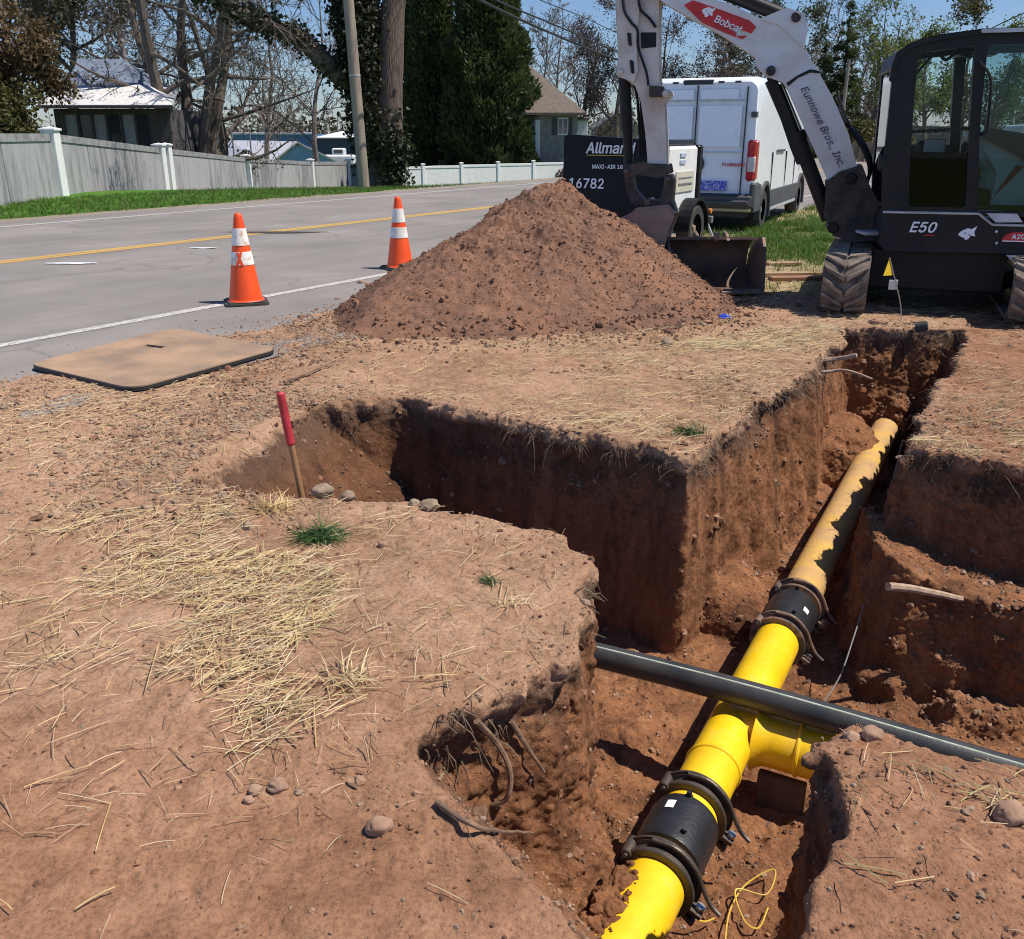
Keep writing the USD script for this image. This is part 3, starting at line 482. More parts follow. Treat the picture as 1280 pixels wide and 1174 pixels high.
# ------------------------------------------------------------------ small things on the verge
rust = mat('rusty_plate_steel', (.36, .235, .150), .85, color2=(.23, .16, .112), scale=2.6, bump=.003, bscale=30, spec=.3)
pl_edge = mat('black_plate_edge', (.02, .019, .018), .7)
pc = np.array([(-3.5, 6.50), (-2.47, 5.80), (-1.80, 7.02), (-2.92, 7.84)]); pp = Polygon(pc).buffer(-.14).buffer(.14, 8)
cut = shapely.affinity.rotate(shapely.box(-2.80, 6.98, -2.62, 7.03), 25) if hasattr(shapely, 'affinity') else None
from shapely import affinity
cut = affinity.rotate(shapely.box(-2.90, 7.06, -2.70, 7.115), -25)
steelp = Thing('road_plate', 'rusty rectangular steel road plate with rounded corners lying beside the road', 'steel plate', (-2.66, 6.8, .03))
slab = lambda poly, z0, h: (lambda m: tm(m.vertices + [0, 0, z0], m.faces))(extr(poly, h))
m_ = slab(pp.buffer(-.006).difference(cut), .034, .010); steelp.part('plate', m_, rust, smooth=False)
steelp.part('edge', slab(pp.difference(pp.buffer(-.02)), .012, .0235), pl_edge, smooth=False)
struct_pts = None
orange, orange_w = mat('orange_cone_plastic', (.86, .095, .012), .5, color2=(.80, .07, .01), scale=4, bump=.001), mat('white_cone_collar', (.74, .73, .70), .55, color2=(.60, .55, .5), scale=9)
rub = mat('black_rubber', (.025, .024, .023), .8, color2=(.06, .055, .05), scale=7)
scuff = mat('scuffed_collar', (.78, .75, .7), .6, color2=(.62, .42, .3), scale=16, lo=.38, hi=.5)
def cone(px, py, label, rot, tear):
    b = G(px, py, 0.0); Hc = .85; t = Thing('traffic_cone', label, 'traffic cone', b); rr = lambda h: .165 - .128 * h; R = np.array([[math.cos(rot), -math.sin(rot), 0], [math.sin(rot), math.cos(rot), 0], [0, 0, 1]])
    sq = Polygon([(-.21, -.21), (.21, -.21), (.21, .21), (-.21, .21)]).buffer(-.05).buffer(.05, 4)
    t.part('base', xf(cat(slab(sq, .004, .02), slab(sq.buffer(-.025), .024, .012)), R, b), rub, smooth=False)
    def band(h0, h1, e): return lathe([(rr(h0) + e - .004, h0 * Hc + .03), (rr(h0) + e, h0 * Hc + .031)] + [(rr(h) + e, h * Hc + .03) for h in np.linspace(h0, h1, 5)[1:-1]] + [(rr(h1) + e, h1 * Hc + .029), (rr(h1) + e - .004, h1 * Hc + .03)], 40, b)
    t.part('body', cat(lathe([(.185, .035), (.178, .045)] + [(rr(h), h * Hc + .03) for h in np.linspace(.02, .96, 14)] + [(.040, .955 * Hc + .03), (.034, .985 * Hc + .03), (.02, 1.0 * Hc + .03), (.0005, Hc + .03)], 40, b)), orange)
    t.part('collar', band(.42, .57, .004), scuff if tear else orange_w, label='lower reflective collar, torn' if tear else None); t.part('collar', band(.64, .83, .004), scuff if tear else orange_w)
    if tear:                                                             # the orange shows through a torn X in the lower collar
        for a0, sgn in ((-1.75, 1), (-1.3, -1)):
            P_ = []
            for s in np.linspace(0, 1, 7):
                h = .42 + .15 * s; A = a0 + sgn * .42 * s
                for w in (-.12, .12): P_.append([b[0] + (rr(h) + .0065) * math.cos(A + w), b[1] + (rr(h) + .0065) * math.sin(A + w), h * Hc + .03])
            t.part('tear', tm(P_, [q for i in range(6) for q in ([2 * i, 2 * i + 1, 2 * i + 3], [2 * i, 2 * i + 3, 2 * i + 2])]), orange)
cone(308, 379, 'nearer orange traffic cone with a torn dirty lower collar, by the steel plate', .35, True)
cone(500.5, 336, 'farther orange traffic cone with two clean white collars, beside the dirt pile', .5, False)
red, pole_w = mat('red_painted_handle', (.42, .028, .04), .5, var=.25, scale=12), mat('wooden_handle', (.36, .19, .085), .6, color2=(.26, .13, .055), scale=6, stretch=(4, 4, .5))
s0 = G(376, 614, -.05); s1 = W(350, 490, s0[1] + .03); sm = s0 + (s1 - s0) * .47
st_ = Thing('wooden_stake', 'wooden stake with a red painted upper half stuck beside the left pit', 'stake', s0)
st_.part('shaft', tube([s0 - (s1 - s0) * .3, sm], .0155, 14), pole_w); st_.part('red_grip', cat(cyl(sm, s1, .021, 16, bev=.010)), red)
# marker flag
fl = np.array([W(1128, 396, 8.3)[0], 8.3, 0.0]); ft = W(1112, 322, fl[1]); t = Thing('marker_flag', 'small yellow marker flag on a wire in front of the excavator track', 'flag', fl)
wire_m = mat('galvanised_wire', (.45, .45, .44), .4, metal=.7); flag_m = mat('yellow_flag', (.85, .55, .02), .6)
t.part('wire', tube(spline([fl - UP * .1, fl + UP * .15 + [-.03, 0, 0], ft], 5), .005, 6), wire_m)
fv = [ft + [.02, 0, .02], ft + [-.0, .0, -.10], ft + [-.07, .01, -.19], ft + [.06, 0, -.16]]; fv = [W(1112, 323, fl[1]), W(1116, 344, fl[1]), W(1104, 345, fl[1] - .03)]
t.part('flag', tm(np.vstack([fv, np.array(fv) + [0, .004, 0]]), [[0, 2, 1], [3, 4, 5], [0, 1, 4], [0, 4, 3], [1, 2, 5], [1, 5, 4], [2, 0, 3], [2, 3, 5]]), flag_m, smooth=False)
t.part('tag', box(*sorted((W(1111, 355, fl[1])[0], W(1122, 355, fl[1])[0])), fl[1] - .004, fl[1] + .004, W(0, 362, fl[1])[2], W(0, 350, fl[1])[2], .002), mat('grey_tag', (.55, .55, .52), .6))
blue = mat('blue_plastic', (.02, .06, .5), .4); p = G(906, 397, .03); single('blue_scrap', cat(lump(p, (.05, .035, .03), 5, 2, .5), lump(p + [.05, 0, -.01], (.03, .02, .02), 6, 2, .5)), blue, 'crumpled bright blue plastic scrap at the right foot of the dirt pile', 'scrap')
p = G(1152, 408, .04); single('pipe_cap', cat(lathe([(.001, .05), (.035, .05), (.045, .03), (.045, -.05), (.001, -.05)][::-1], 18, p, (.8, -.4, .2))), rub, 'small black pipe cap lying on the dirt before the excavator', 'pipe cap')
p = G(1098, 402, .03); single('dark_clod', lump(p, (.09, .05, .03), 12, 2, .5), soil, 'dark flat clod on the trench rim below the yellow flag', 'clod')
p = G(91, 329, .012); single('road_scrap', tm(lump(p, (.33, .055, .008), 3, 2, .5).vertices, lump(p, (.33, .055, .008), 3, 2, .5).faces), sticker, 'flattened white scrap lying on the left of the road', 'scrap')
p = G(255, 310, .01); single('road_scrap', lump(p, (.2, .04, .006), 4, 2, .5), sticker, 'small white scrap on the road left of the nearer cone', 'scrap')
# stones one can point at
stone = mat('pale_stone', (.34, .215, .145), .9, color2=(.24, .135, .085), scale=12, bump=.004, bscale=50); stone_g = mat('grey_stone', (.31, .225, .155), .9, color2=(.20, .14, .095), scale=12, bump=.004, bscale=50)
for px, py, r, m, lab in [(537, 643, .042, stone_g, 'pale rounded stone on the brink of the left pit'), (405, 622, .05, stone_g, 'grey lump right beside the foot of the red stake'), (436, 632, .034, stone_g, 'grey stone on the brink between the stake and the green tuft'), (518, 640, .026, stone_g, 'small stone left of the pale rounded one on the brink'),
        (348, 992, .026, stone, 'flat pinkish stone left of the slumped bank'), (320, 996, .019, stone, 'smaller pinkish stone left of the flat pinkish one'), (311, 1007, .014, stone, 'smallest pinkish stone of the three left of the slumped bank'), (336, 910, .015, stone_g, 'pale grey stone below the spiky straw tuft'), (474, 1046, .032, stone, 'large red stone near the lip of the slumped bank'),
        (71, 651, .030, stone, 'reddish stone lying alone at the left of the bare ground'), (480, 690, .022, stone, 'reddish stone just right of the green tuft'), (1258, 1037, .042, stone, 'angular pale stone on the near right block'), (1090, 921, .030, stone, 'round clod on the tip of the near right block'), (1064, 922, .022, stone, 'smaller clod beside the round one on the tip of the near right block'), (834, 429, .05, stone_g, 'brown lump at the front foot of the dirt pile'), (452, 354, .06, stone_g, 'dark lump on the road edge left of the dirt pile'), (430, 374, .03, stone_g, 'small dark lump on the road edge in front of the farther cone')]:
    p = G(px, py, .0); p[2] = float(top_h(p[0], p[1])) + r * .35; single('stone', lump(p, (r, r * .85, r * .7), int(px), 2, .45), m, lab, 'stone')
# ------------------------------------------------------------------ the dirt pile
AP = np.array([.40, 9.55]); PH = 1.20
nr, nt = 190, 420; th = np.arange(nt) * 2 * np.pi / nt
Rk = np.radians([-180, -135, -112, -90, -60, -30, -10, 20, 60, 90, 135, 180]); Rv = [1.95, 2.55, 2.15, 1.92, 1.82, 1.86, 1.88, 1.85, 1.8, 1.8, 1.8, 1.95]
RR = np.interp((th + np.pi) % (2 * np.pi) - np.pi, Rk, Rv); rt = np.linspace(0, 1.12, nr) ** .9
TT, TH = np.meshgrid(rt, th, indexing='ij'); RRR = TT * RR[None]; MX, MY = AP[0] + RRR * np.cos(TH), AP[1] + RRR * np.sin(TH)
pw = np.stack([MX, MY, 0 * MX], -1); tt = TT + .12 * (fbm(pw * 1.6, 3, 71) - .5) * np.clip(TT * 3, 0, 1)
te = np.sqrt(tt ** 2 + .045 ** 2); MZ = PH * (1.0 - te) * (1 + .05 * np.sin(np.pi * np.clip(te, 0, 1))) + .04 * np.exp(-((MX - AP[0] - .22) ** 2 + (MY - AP[1]) ** 2) / .02) - .0
MZ = MZ + np.clip(1.15 - TT, 0, 1) * (.20 * (fbm(pw * 2.3, 3, 73) - .5) + .10 * (fbm(pw * 7, 3, 75) - .5) + .05 * (noise(pw * 17, 77) - .5) + .022 * (noise(pw * 36, 79) - .5) + .014 * (noise(pw * 63, 81) - .5)) 
base_h = top_h(MX, MY); MZ = np.where(MZ < -.02, base_h - .06, np.maximum(MZ, 0) * 1.0 + np.minimum(MZ, 0) + base_h * sstep(TT, .6, 1.0)) - .02 * sstep(TT, .95, 1.1)
pid = np.arange(nr * nt).reshape(nr, nt); pr = np.roll(pid, -1, 1); pq = np.stack([pid[:-1], pid[1:], pr[1:], pr[:-1]], -1).reshape(-1, 4)
PILE = np.stack([MX, MY, MZ], -1)
pile_soil = soilmat('pile_soil', [(.30, (.075, .044, .033)), (.42, (.13, .074, .052)), (.50, (.19, .102, .067)), (.60, (.25, .130, .080)), (.72, (.17, .094, .064))], WALLS, (.05, .03, .02), False)
pt = Thing('dirt_pile', 'conical heap of reddish brown dug soil between the road and the excavator', 'dirt pile', (*AP, 0))
pt.part('heap', tm(PILE.reshape(-1, 3), np.vstack([pq[:, [0, 1, 2]], pq[:, [0, 2, 3]]])), pile_soil, smooth=True)

# ------------------------------------------------------------------ loose matter: clods, gravel, straw, dead grass
R_ = np.random.default_rng(17)
clods = [lump((0, 0, 0), (1, .8, .65), 200 + i, 1, .95) for i in range(6)]
clod_ms = [mat('clod_dark', (.13, .066, .038), .95, var=.3, scale=30), mat('clod_red', (.22, .105, .055), .95, var=.3, scale=30), mat('clod_tan', (.31, .18, .11), .95, var=.3, scale=30), mat('clod_grey', (.27, .185, .125), .95, var=.3, scale=30), mat('clod_brown', (.165, .085, .05), .95, var=.3, scale=30), mat('clod_rose', (.27, .14, .082), .95, var=.3, scale=30)]
def visible(P, marg=60):
    q = P - [0, 0, EYE]; d = q[:, 1] * PC - q[:, 2] * PS; x = CX + F * q[:, 0] / d; y = CY - F * (q[:, 1] * PS + q[:, 2] * PC) / d
    return (d > .3) & (x > -marg - 150) & (x < 1280 + marg + 150) & (y > -marg) & (y < 1174 + marg + 120)
# on the pile: larger ones roll to the foot
n = 20000; k = R_.integers(0, PILE.shape[1], n); rr = (nr - 1) * R_.beta(1.9, 1.25, n) * .93; i0 = rr.astype(int)
Pp = PILE[i0, k] + R_.normal(0, .012, (n, 3)) * [1, 1, .2]; u_ = R_.random(n); sz = .004 + .009 * u_ ** 5 + .022 * (u_ > .99) * R_.random(n) + .014 * (rr / nr > .78) * u_ ** 4
scatter('pile_clods', clods, [clod_ms[i] for i in (0, 1, 4, 4, 0, 5)], Pp - pt.base, sz, R_.uniform(0, 6.28, n), R_.uniform(0, 1, n), 'loose clods and pebbles over the dirt pile', 1, parent=pt.path)
n = 5200; a_ = R_.uniform(0, 6.28, n); q_ = R_.normal(.98, .14, n); rr_ = np.interp((a_ + np.pi) % (2 * np.pi) - np.pi, Rk, Rv) * q_; sp_ = np.stack([AP[0] + rr_ * np.cos(a_), AP[1] + rr_ * np.sin(a_)], 1); sp_ = np.concatenate([sp_, (top_h(sp_[:, 0], sp_[:, 1]) + .005)[:, None]], 1); ok = q_ > .93; sp_ = sp_[ok]; n = len(sp_); u_ = R_.random(n)
scatter('pile_spill', clods, [clod_ms[i] for i in (0, 1, 4, 4, 0, 3)], sp_, .006 + .012 * u_ ** 3 + .03 * (u_ > .975) * R_.random(n), R_.uniform(0, 6.28, n), R_.uniform(0, 1, n), 'clods and crumbs spilled round the foot of the dirt pile', 11)
# over the ground mesh
keepv = visible(GV) & (GN[:, 2] > .35); cand = np.nonzero(keepv)[0]; cd = np.linalg.norm(GV[cand] - [0, 0, EYE], axis=1)
edge_d = np.abs(sdpoly(GV[cand, 0], GV[cand, 1], DIG)); cl = fbm(GV[cand] * [1.4, 1.4, 0] + 5, 3, 91)
wgt = (.25 + 1.6 * np.exp(-edge_d / .12) + 1.3 * (GV[cand, 2] < -.3) + 4.5 * sstep(cl, .54, .68)) ; wgt *= np.where(GV[cand, 0] > .5, 1.25, 1)
near_slump = np.exp(-((GV[cand, 0] + .25) ** 2 / .25 + (GV[cand, 1] - 1.75) ** 2 / .25)); wgt += 3.0 * near_slump; wgt *= np.clip(cd / 3, .8, 3) ** -.3
n = 40000; ch = R_.choice(cand, n, p=wgt / wgt.sum()); u_ = R_.random(n)
sz = .0015 + .0035 * u_ ** 2 + .008 * u_ ** 16 + .012 * (u_ > .998) * R_.random(n); sz *= np.where(np.linalg.norm(GV[ch] - [0, 0, EYE], axis=1) > 4, 1.6, 1)
scatter('ground_clods', clods, clod_ms, GV[ch] + R_.normal(0, .006, (n, 3)) * [1, 1, 0], sz, R_.uniform(0, 6.28, n), R_.uniform(0, 1, n), 'loose crumbs and pebbles on the dug ground', 2)
steep = np.nonzero(visible(GV) & (GN[:, 2] < .4) & (GV[:, 2] < -.03))[0]; n = 5200; ch = R_.choice(steep, n); u_ = R_.random(n)
scatter('wall_stones', clods, [clod_ms[i] for i in (0, 1, 4, 5, 2, 1)], GV[ch] - GN[ch] * .003, .003 + .008 * u_ ** 4 + .02 * (u_ > .985) * R_.random(n), R_.uniform(0, 6.28, n), R_.uniform(0, 1, n), 'small stones and lumps bedded in the cut walls of the pits', 12)
# gravel where the verge meets the road
n = 26000; ga, gb = R_.uniform(1.5, 13, n), -5.55 + .42 * R_.normal(size=n); gp = np.stack([ga * RD[0] + gb * RN[0], ga * RD[1] + gb * RN[1], 0 * ga], 1)
gx2, gy2 = R_.normal(-1.55, .42, 14000), R_.normal(4.9, .55, 14000); gp = np.vstack([gp, np.stack([gx2, gy2, 0 * gx2], 1)])
gs = sdpoly(gp[:, 0], gp[:, 1], DIG) > .02; gp = gp[gs]; gp[:, 2] = np.maximum(top_h(gp[:, 0], gp[:, 1]), np.where(gp @ [RN[0], RN[1], 0] < -5.2, .0, -1)); inplate = shapely.contains_xy(pp.buffer(.02), gp[:, 0], gp[:, 1]); gp = gp[~inplate]; n = len(gp)
u_ = R_.random(n); scatter('gravel', clods, [clod_ms[i] for i in (3, 2, 3, 2, 4, 3)], gp, .005 + .012 * u_ ** 4 + .012 * (u_ > .99), R_.uniform(0, 6.28, n), R_.uniform(0, 1, n), 'grey gravel along the edge of the road', 3)
# straw stalks
def blade(seed, L_=1.0, w=.012, bend=.12, k=5):
    r = np.random.default_rng(seed); s = np.linspace(-.5, .5, k); b = r.uniform(-bend, bend); c = r.uniform(0, .10)
    x = s * L_; y = b * (s * s - .25) * 4 * .3; z = c * (.25 - s * s) * 2 + .01 + r.uniform(-.05, .10) * s
    V = np.concatenate([np.stack([x, y - w, z], 1), np.stack([x, y + w, z], 1), np.stack([x, y, z + w * 1.2], 1)]); fs = []
    for i in range(k - 1): fs += [[i, i + 1, 2 * k + i + 1], [i, 2 * k + i + 1, 2 * k + i], [2 * k + i, 2 * k + i + 1, k + i + 1], [2 * k + i, k + i + 1, k + i]]
    return tm(V, fs)
straws = [blade(i, 1, w) for i, w in enumerate([.012, .016, .010, .02, .013, .009])]
straw_ms = [mat('straw_pale', (.62, .47, .26), .6, var=.25, scale=10), mat('straw_gold', (.54, .38, .17), .6, var=.25, scale=10), mat('straw_bleached', (.66, .55, .37), .6, var=.2, scale=10), mat('straw_green', (.44, .35, .16), .6, var=.25, scale=10), mat('straw_tan', (.46, .32, .18), .7, var=.25, scale=10), mat('straw_brown', (.28, .18, .10), .8, var=.3, scale=10)]
gt = (GN[:, 2] > .75) & (GV[:, 2] > -.12) & visible(GV); ci = np.nonzero(gt)[0]; CP = GV[ci]
patches = [(150, 790, .42, 1.0), (240, 830, .3, 1.0), (60, 860, .3, .8), (360, 720, .28, .7), (300, 770, .3, .8), (560, 715, .2, .8), (620, 745, .13, .9), (480, 745, .22, .5), (420, 770, .2, .5), (60, 960, .3, .8), (250, 930, .25, .45), (330, 640, .22, .8), (1200, 572, .35, 1.1), (1260, 575, .25, 1.2), (560, 680, .22, .25), (950, 420, .5, .5), (1240, 1010, .1, .25), (650, 770, .08, .3), (150, 640, .5, .16), (900, 440, .7, .3), (780, 520, .5, .25)]
den = np.full(len(CP), .012)
for px, py, s, wv in patches:
    c = G(px, py); den += wv * np.exp(-((CP[:, 0] - c[0]) ** 2 + (CP[:, 1] - c[1]) ** 2) / (2 * (s * .75) ** 2))
den *= sstep(fbm(CP * [2.2, 2.2, 0] + 9, 3, 97), .42, .60) ** 1.3 + .02; den[np.isnan(den)] = 0
den = np.minimum(den, .42 * np.percentile(den, 99.5)); n = 5600; ch = R_.choice(ci, n, p=den / den.sum()); SP = GV[ch] + [0, 0, .006] + R_.random((n, 3)) * [0, 0, .016]; near_ = np.linalg.norm(SP[:, :2], axis=1)
ln = R_.gamma(3.0, .026, n) + .025; ln = np.minimum(ln, .25); ang = R_.normal(.5, 1.3, n)
thin = np.clip(.105 / ln, .35, 1.6); sc = np.stack([ln, ln * thin * .95, ln * thin * .8], 1)
scatter('straw', straws, straw_ms, SP, sc, ang, R_.normal(0, .14, n), 'scattered straw stalks on the bare ground', 4)
# matted dead grass, finer, farther
den2 = np.full(len(CP), .05) + .5 * np.exp(-((CP[:, 0] + 1.3) ** 2 / .9 + (CP[:, 1] - 4.6) ** 2 / 1.4)) + 1.0 * np.exp(-((CP[:, 0] - 1.0) ** 2 / 1.8 + (CP[:, 1] - 6.3) ** 2 / 2.0)) + 1.2 * ((CP[:, 0] > 2.1) & (CP[:, 1] < 5.2) & (CP[:, 1] > 4.3)) + .7 * ((CP[:, 0] > 2.6) & (CP[:, 1] > 5)) + .35 * np.exp(-((CP[:, 0] + .7) ** 2 + (CP[:, 1] - 2.6) ** 2) / .5)
den2 *= sstep(fbm(CP * [3.0, 3.0, 0] + 19, 3, 99), .36, .64) + .06
n = 15000; ch = R_.choice(ci, n, p=den2 / den2.sum()); SP = GV[ch] + [0, 0, .004] + R_.random((n, 3)) * [0, 0, .012]; ln = R_.uniform(.03, .10, n)
scatter('dead_grass', straws, [straw_ms[i] for i in (4, 5, 0, 4, 1, 2)], SP, np.stack([ln, ln * .9, ln], 1), R_.uniform(0, 6.28, n), R_.normal(0, .35, n), 'short dead grass matted over the verge', 5)
# the outer verge: dead grass, then live grass towards the van
vpos = vv[un]; vvis = visible(vpos) & (vpos[:, 0] * RN[0] + vpos[:, 1] * RN[1] > -6.0); vi = np.nonzero(vvis)[0]; VPv = vpos[vi]
n = 16000; d3 = sstep(fbm(VPv * [1.2, 1.2, 0], 3, 103), .35, .6) * (VPv[:, 1] < 12) + .1; ch = R_.choice(vi, n, p=d3 / d3.sum()); ln = R_.uniform(.04, .13, n)
scatter('verge_straw', straws, [straw_ms[i] for i in (0, 1, 2, 4, 0, 4)], vpos[ch] + [0, 0, .006], np.stack([ln, ln, ln], 1), R_.uniform(0, 6.28, n), R_.normal(0, .2, n), 'straw and dead grass over the verge by the pile', 6)
gblade = []
for i in range(5):
    r = np.random.default_rng(300 + i); ms = []
    for j in range(7):
        a = r.uniform(0, 6.28); l = r.uniform(.5, 1.1); p0 = r.normal(0, .25, 2); dx = np.array([math.cos(a), math.sin(a)]); w = .035; pr_ = np.array([-dx[1], dx[0]]) * w
        pts = [(*(p0 + pr_), 0), (*(p0 - pr_), 0), (*(p0 + dx * .18 * l - pr_ * .7), .6 * l), (*(p0 + dx * .18 * l + pr_ * .7), .6 * l), (*(p0 + dx * .5 * l), l)]; ms.append(tm(pts, [[0, 1, 2], [0, 2, 3], [3, 2, 4]]))
    gblade.append(cat(*ms))
grass_m = [leafmat('grass_blade', (.075, .19, .018), (.14, .27, .035), .3), leafmat('grass_blade_dry', (.20, .24, .06), (.30, .27, .11), .3)]
gc = np.array([G(1005, 292)[:2], G(985, 310)[:2], G(1062, 262)[:2], G(1050, 285)[:2]]); den4 = sum(np.exp(-(((VPv[:, :2] - c) ** 2) @ [1 / .45, 1 / 1.6])) for c in gc) * sstep(fbm(VPv * [1.6, 1.6, 0], 3, 107), .3, .55) + .02 * (VPv[:, 1] > 9.5)
n = 9000; ch = R_.choice(vi, n, p=den4 / den4.sum()); ln = R_.uniform(.06, .15, n)
scatter('green_grass', gblade, [grass_m[0], grass_m[0], grass_m[0], grass_m[1], grass_m[0]], vpos[ch], ln, R_.uniform(0, 6.28, n), R_.normal(0, .2, n), 'fresh green grass on the verge beside the van', 7)
n = 16000; ga, gb = R_.uniform(8, 52, n) ** 1.0, R_.uniform(-24.5, -18.9, n); gp = (lambda x_, y_: np.stack([x_, y_, terrain_h(x_, y_) + .02], 1))(ga * RD[0] + gb * RN[0], ga * RD[1] + gb * RN[1])
scatter('mown_turf', gblade, [grass_m[0]] * 4 + [grass_m[1]], gp, R_.uniform(.06, .14, n), R_.uniform(0, 6.28, n), R_.normal(0, .2, n), 'mown grass between the road and the white fences', 8)
# tufts one can point at
def tuft(name, px, py, r, nb, m, label, category, low=.35, seed=1, lift=1.0):
    g = np.random.default_rng(seed); p = G(px, py); p[2] = float(top_h(p[0], p[1])); P0, P1, r0, r1 = [], [], [], []
    for i in range(nb):
        a = g.uniform(0, 6.28); o = p + [math.cos(a) * r * .75 * g.random(), math.sin(a) * r * .45 * g.random(), 0]; a = g.uniform(0, 6.28); q = o.copy(); d = np.array([math.cos(a + g.normal(0, .5)), math.sin(a + g.normal(0, .5)), lift * g.uniform(low, 1.3)]); d /= np.linalg.norm(d); l = r * g.uniform(.5, 1.15) / 3
        for k in range(3):
            nq = q + d * l; nq[2] = max(nq[2], p[2] + .006); P0.append(q); P1.append(nq); r0.append(.0026 * (1 - k * .28)); r1.append(.0026 * (.72 - k * .3)); q = nq; d = d + [0, 0, -.45 * lift]; d /= np.linalg.norm(d)
    single(name, frusta(P0, P1, np.array(r0) * r / .1, np.maximum(np.array(r1), .0002) * r / .1, 3), m, label, category, base=p, smooth=False)
weed = leafmat('weed_leaf', (.075, .15, .045), (.15, .27, .08), .25, 6)
tuft('green_tuft', 402, 678, .125, 240, weed, 'low clump of fresh green weeds near the brink of the left pit', 'weed tuft', .05, 1, .5)
tuft('green_tuft', 862, 545, .12, 60, weed, 'small green weed on the corner of the central block', 'weed tuft', .3, 2)
tuft('green_tuft', 612, 738, .07, 40, weed, 'sparse green sprig among straw on the near block', 'weed tuft', .1, 3, .5)
tuft('straw_tuft', 432, 862, .12, 55, straw_ms[0], 'spiky tuft of dry straw standing on the near block', 'straw tuft', .4, 4)
tuft('straw_tuft', 640, 770, .08, 30, straw_ms[0], 'small dry straw tuft close to the corner of the near block', 'straw tuft', .3, 5)
tuft('straw_tuft', 340, 640, .13, 60, straw_ms[1], 'dry yellow tuft just in front of the red stake', 'straw tuft', .3, 6)
# torn roots and grass fringes along the cut edges
g = np.random.default_rng(123); edges = [((-1.05, 5.55), (.9, 4.52), 420), ((2.2, 4.72), (3.2, 4.2), 420), ((2.9, 8.05), (3.97, 7.92), 160), ((.98, 4.6), (2.6, 7.3), 260), ((2.35, 5.1), (3.9, 7.8), 160), ((.3, 3.2), (-.3, 2.24), 200)]
P0, P1, r0 = [], [], []
for a_, b_, n in edges:
    a_, b_ = np.array(a_), np.array(b_); t_ = g.random(n)[:, None]; q = a_ + (b_ - a_) * t_; nrm = np.array([(b_ - a_)[1], -(b_ - a_)[0]]); nrm /= np.linalg.norm(nrm)
    for p_ in q:
        # start at the cut surface: the nearest ground vertex on a steep face close by
        p3 = np.array([p_[0], p_[1], -g.random() ** 1.5 * .22]); P0.append(p3)
P0 = np.array(P0)
from scipy.spatial import cKDTree
st = np.abs(GN[:, 2]) < .6; SV, SN = GV[st], GN[st]; dd, ii = cKDTree(SV).query(P0); ok = dd < .15; P0 = SV[ii[ok]]; N0 = SN[ii[ok]]; n = len(P0); l_ = g.gamma(2.0, .022, n) + .015
d0 = N0 * .8 + g.normal(0, .5, (n, 3)) - UP * .3; d0 /= np.linalg.norm(d0, axis=1, keepdims=True); Pm = P0 + d0 * l_[:, None] * .5; d1 = d0 * .6 - UP * .8 + g.normal(0, .3, (n, 3)); d1 /= np.linalg.norm(d1, axis=1, keepdims=True); Pe = Pm + d1 * l_[:, None] * .6
fib = mat('root_fibre', (.20, .14, .09), .9, color2=(.08, .055, .038), scale=9)
struct('root_fibres', frusta(np.vstack([P0 - N0 * .01, Pm]), np.vstack([Pm, Pe]), np.concatenate([np.full(n, .0028), np.full(n, .0020)]), np.concatenate([np.full(n, .0020), np.full(n, .0008)]), 3), fib, kind='stuff', label='fine torn roots fringing the cut edges of the pits')
# ------------------------------------------------------------------ excavator
white_m = mat('white_machine_paint', (.60, .585, .56), .45, color2=(.50, .46, .42), scale=3.5, bump=.001, bscale=30, lo=.3, hi=.55); beige_m = mat('dusty_machine_paint', (.56, .50, .43), .6, color2=(.40, .31, .24), scale=4, bump=.001, lo=.3, hi=.6)
black_m = mat('black_machine_paint', (.008, .0085, .010), .45, color2=(.020, .018, .017), scale=4, lo=.4, hi=.75, spec=.22); hose_m = mat('black_hose', (.008, .008, .009), .5, spec=.3); grime = mat('greasy_cast_steel', (.022, .019, .018), .6, color2=(.07, .05, .04), scale=8, metal=.3, bump=.002, lo=.4, hi=.65)
track_m = mat('dusty_track_rubber', (.16, .125, .10), .9, color2=(.075, .062, .054), scale=9, bump=.003, bscale=50, lo=.38, hi=.6); lug_m = mat('track_lug_rubber', (.21, .165, .13), .9, color2=(.10, .08, .066), scale=9, bump=.002, bscale=60, lo=.35, hi=.6)
red_m = mat('red_decal', (.50, .018, .02), .45, var=.2); decal_w = mat('white_decal', (.72, .72, .72), .5, var=.1); ink = mat('signature_ink', (.045, .04, .13), .5); rod_m = mat('chromed_rod', (.55, .55, .56), .2, metal=1.0, var=.1)
glass_c = glassmat('clear_glass', (.92, .96, .95), 1.18); glass_t = glassmat('tinted_glass', (.62, .74, .75), 1.4)
seat_m = mat('black_seat', (.02, .02, .02), .8); grey_m = mat('grey_plastic', (.16, .165, .17), .6); silver_m = mat('silver_trim', (.45, .46, .47), .4)
UB = np.array([4.20, 9.32]); hd = math.radians(21); fw = np.array([-math.sin(hd), -math.cos(hd), 0]); rt_ = np.array([math.cos(hd), -math.sin(hd), 0]); RT = np.stack([rt_, fw, UP], 1)   # local x across, y forward
ex = Thing('excavator', 'compact tracked excavator with white boom, black cab and dusty rubber tracks', 'excavator', (*UB, 0))
def under(m): return xf(m, RT, [UB[0], UB[1], 0])
HALF, TL, TR_ = .78, 1.02, .275                                           # track centre offset, half length, wheel radius
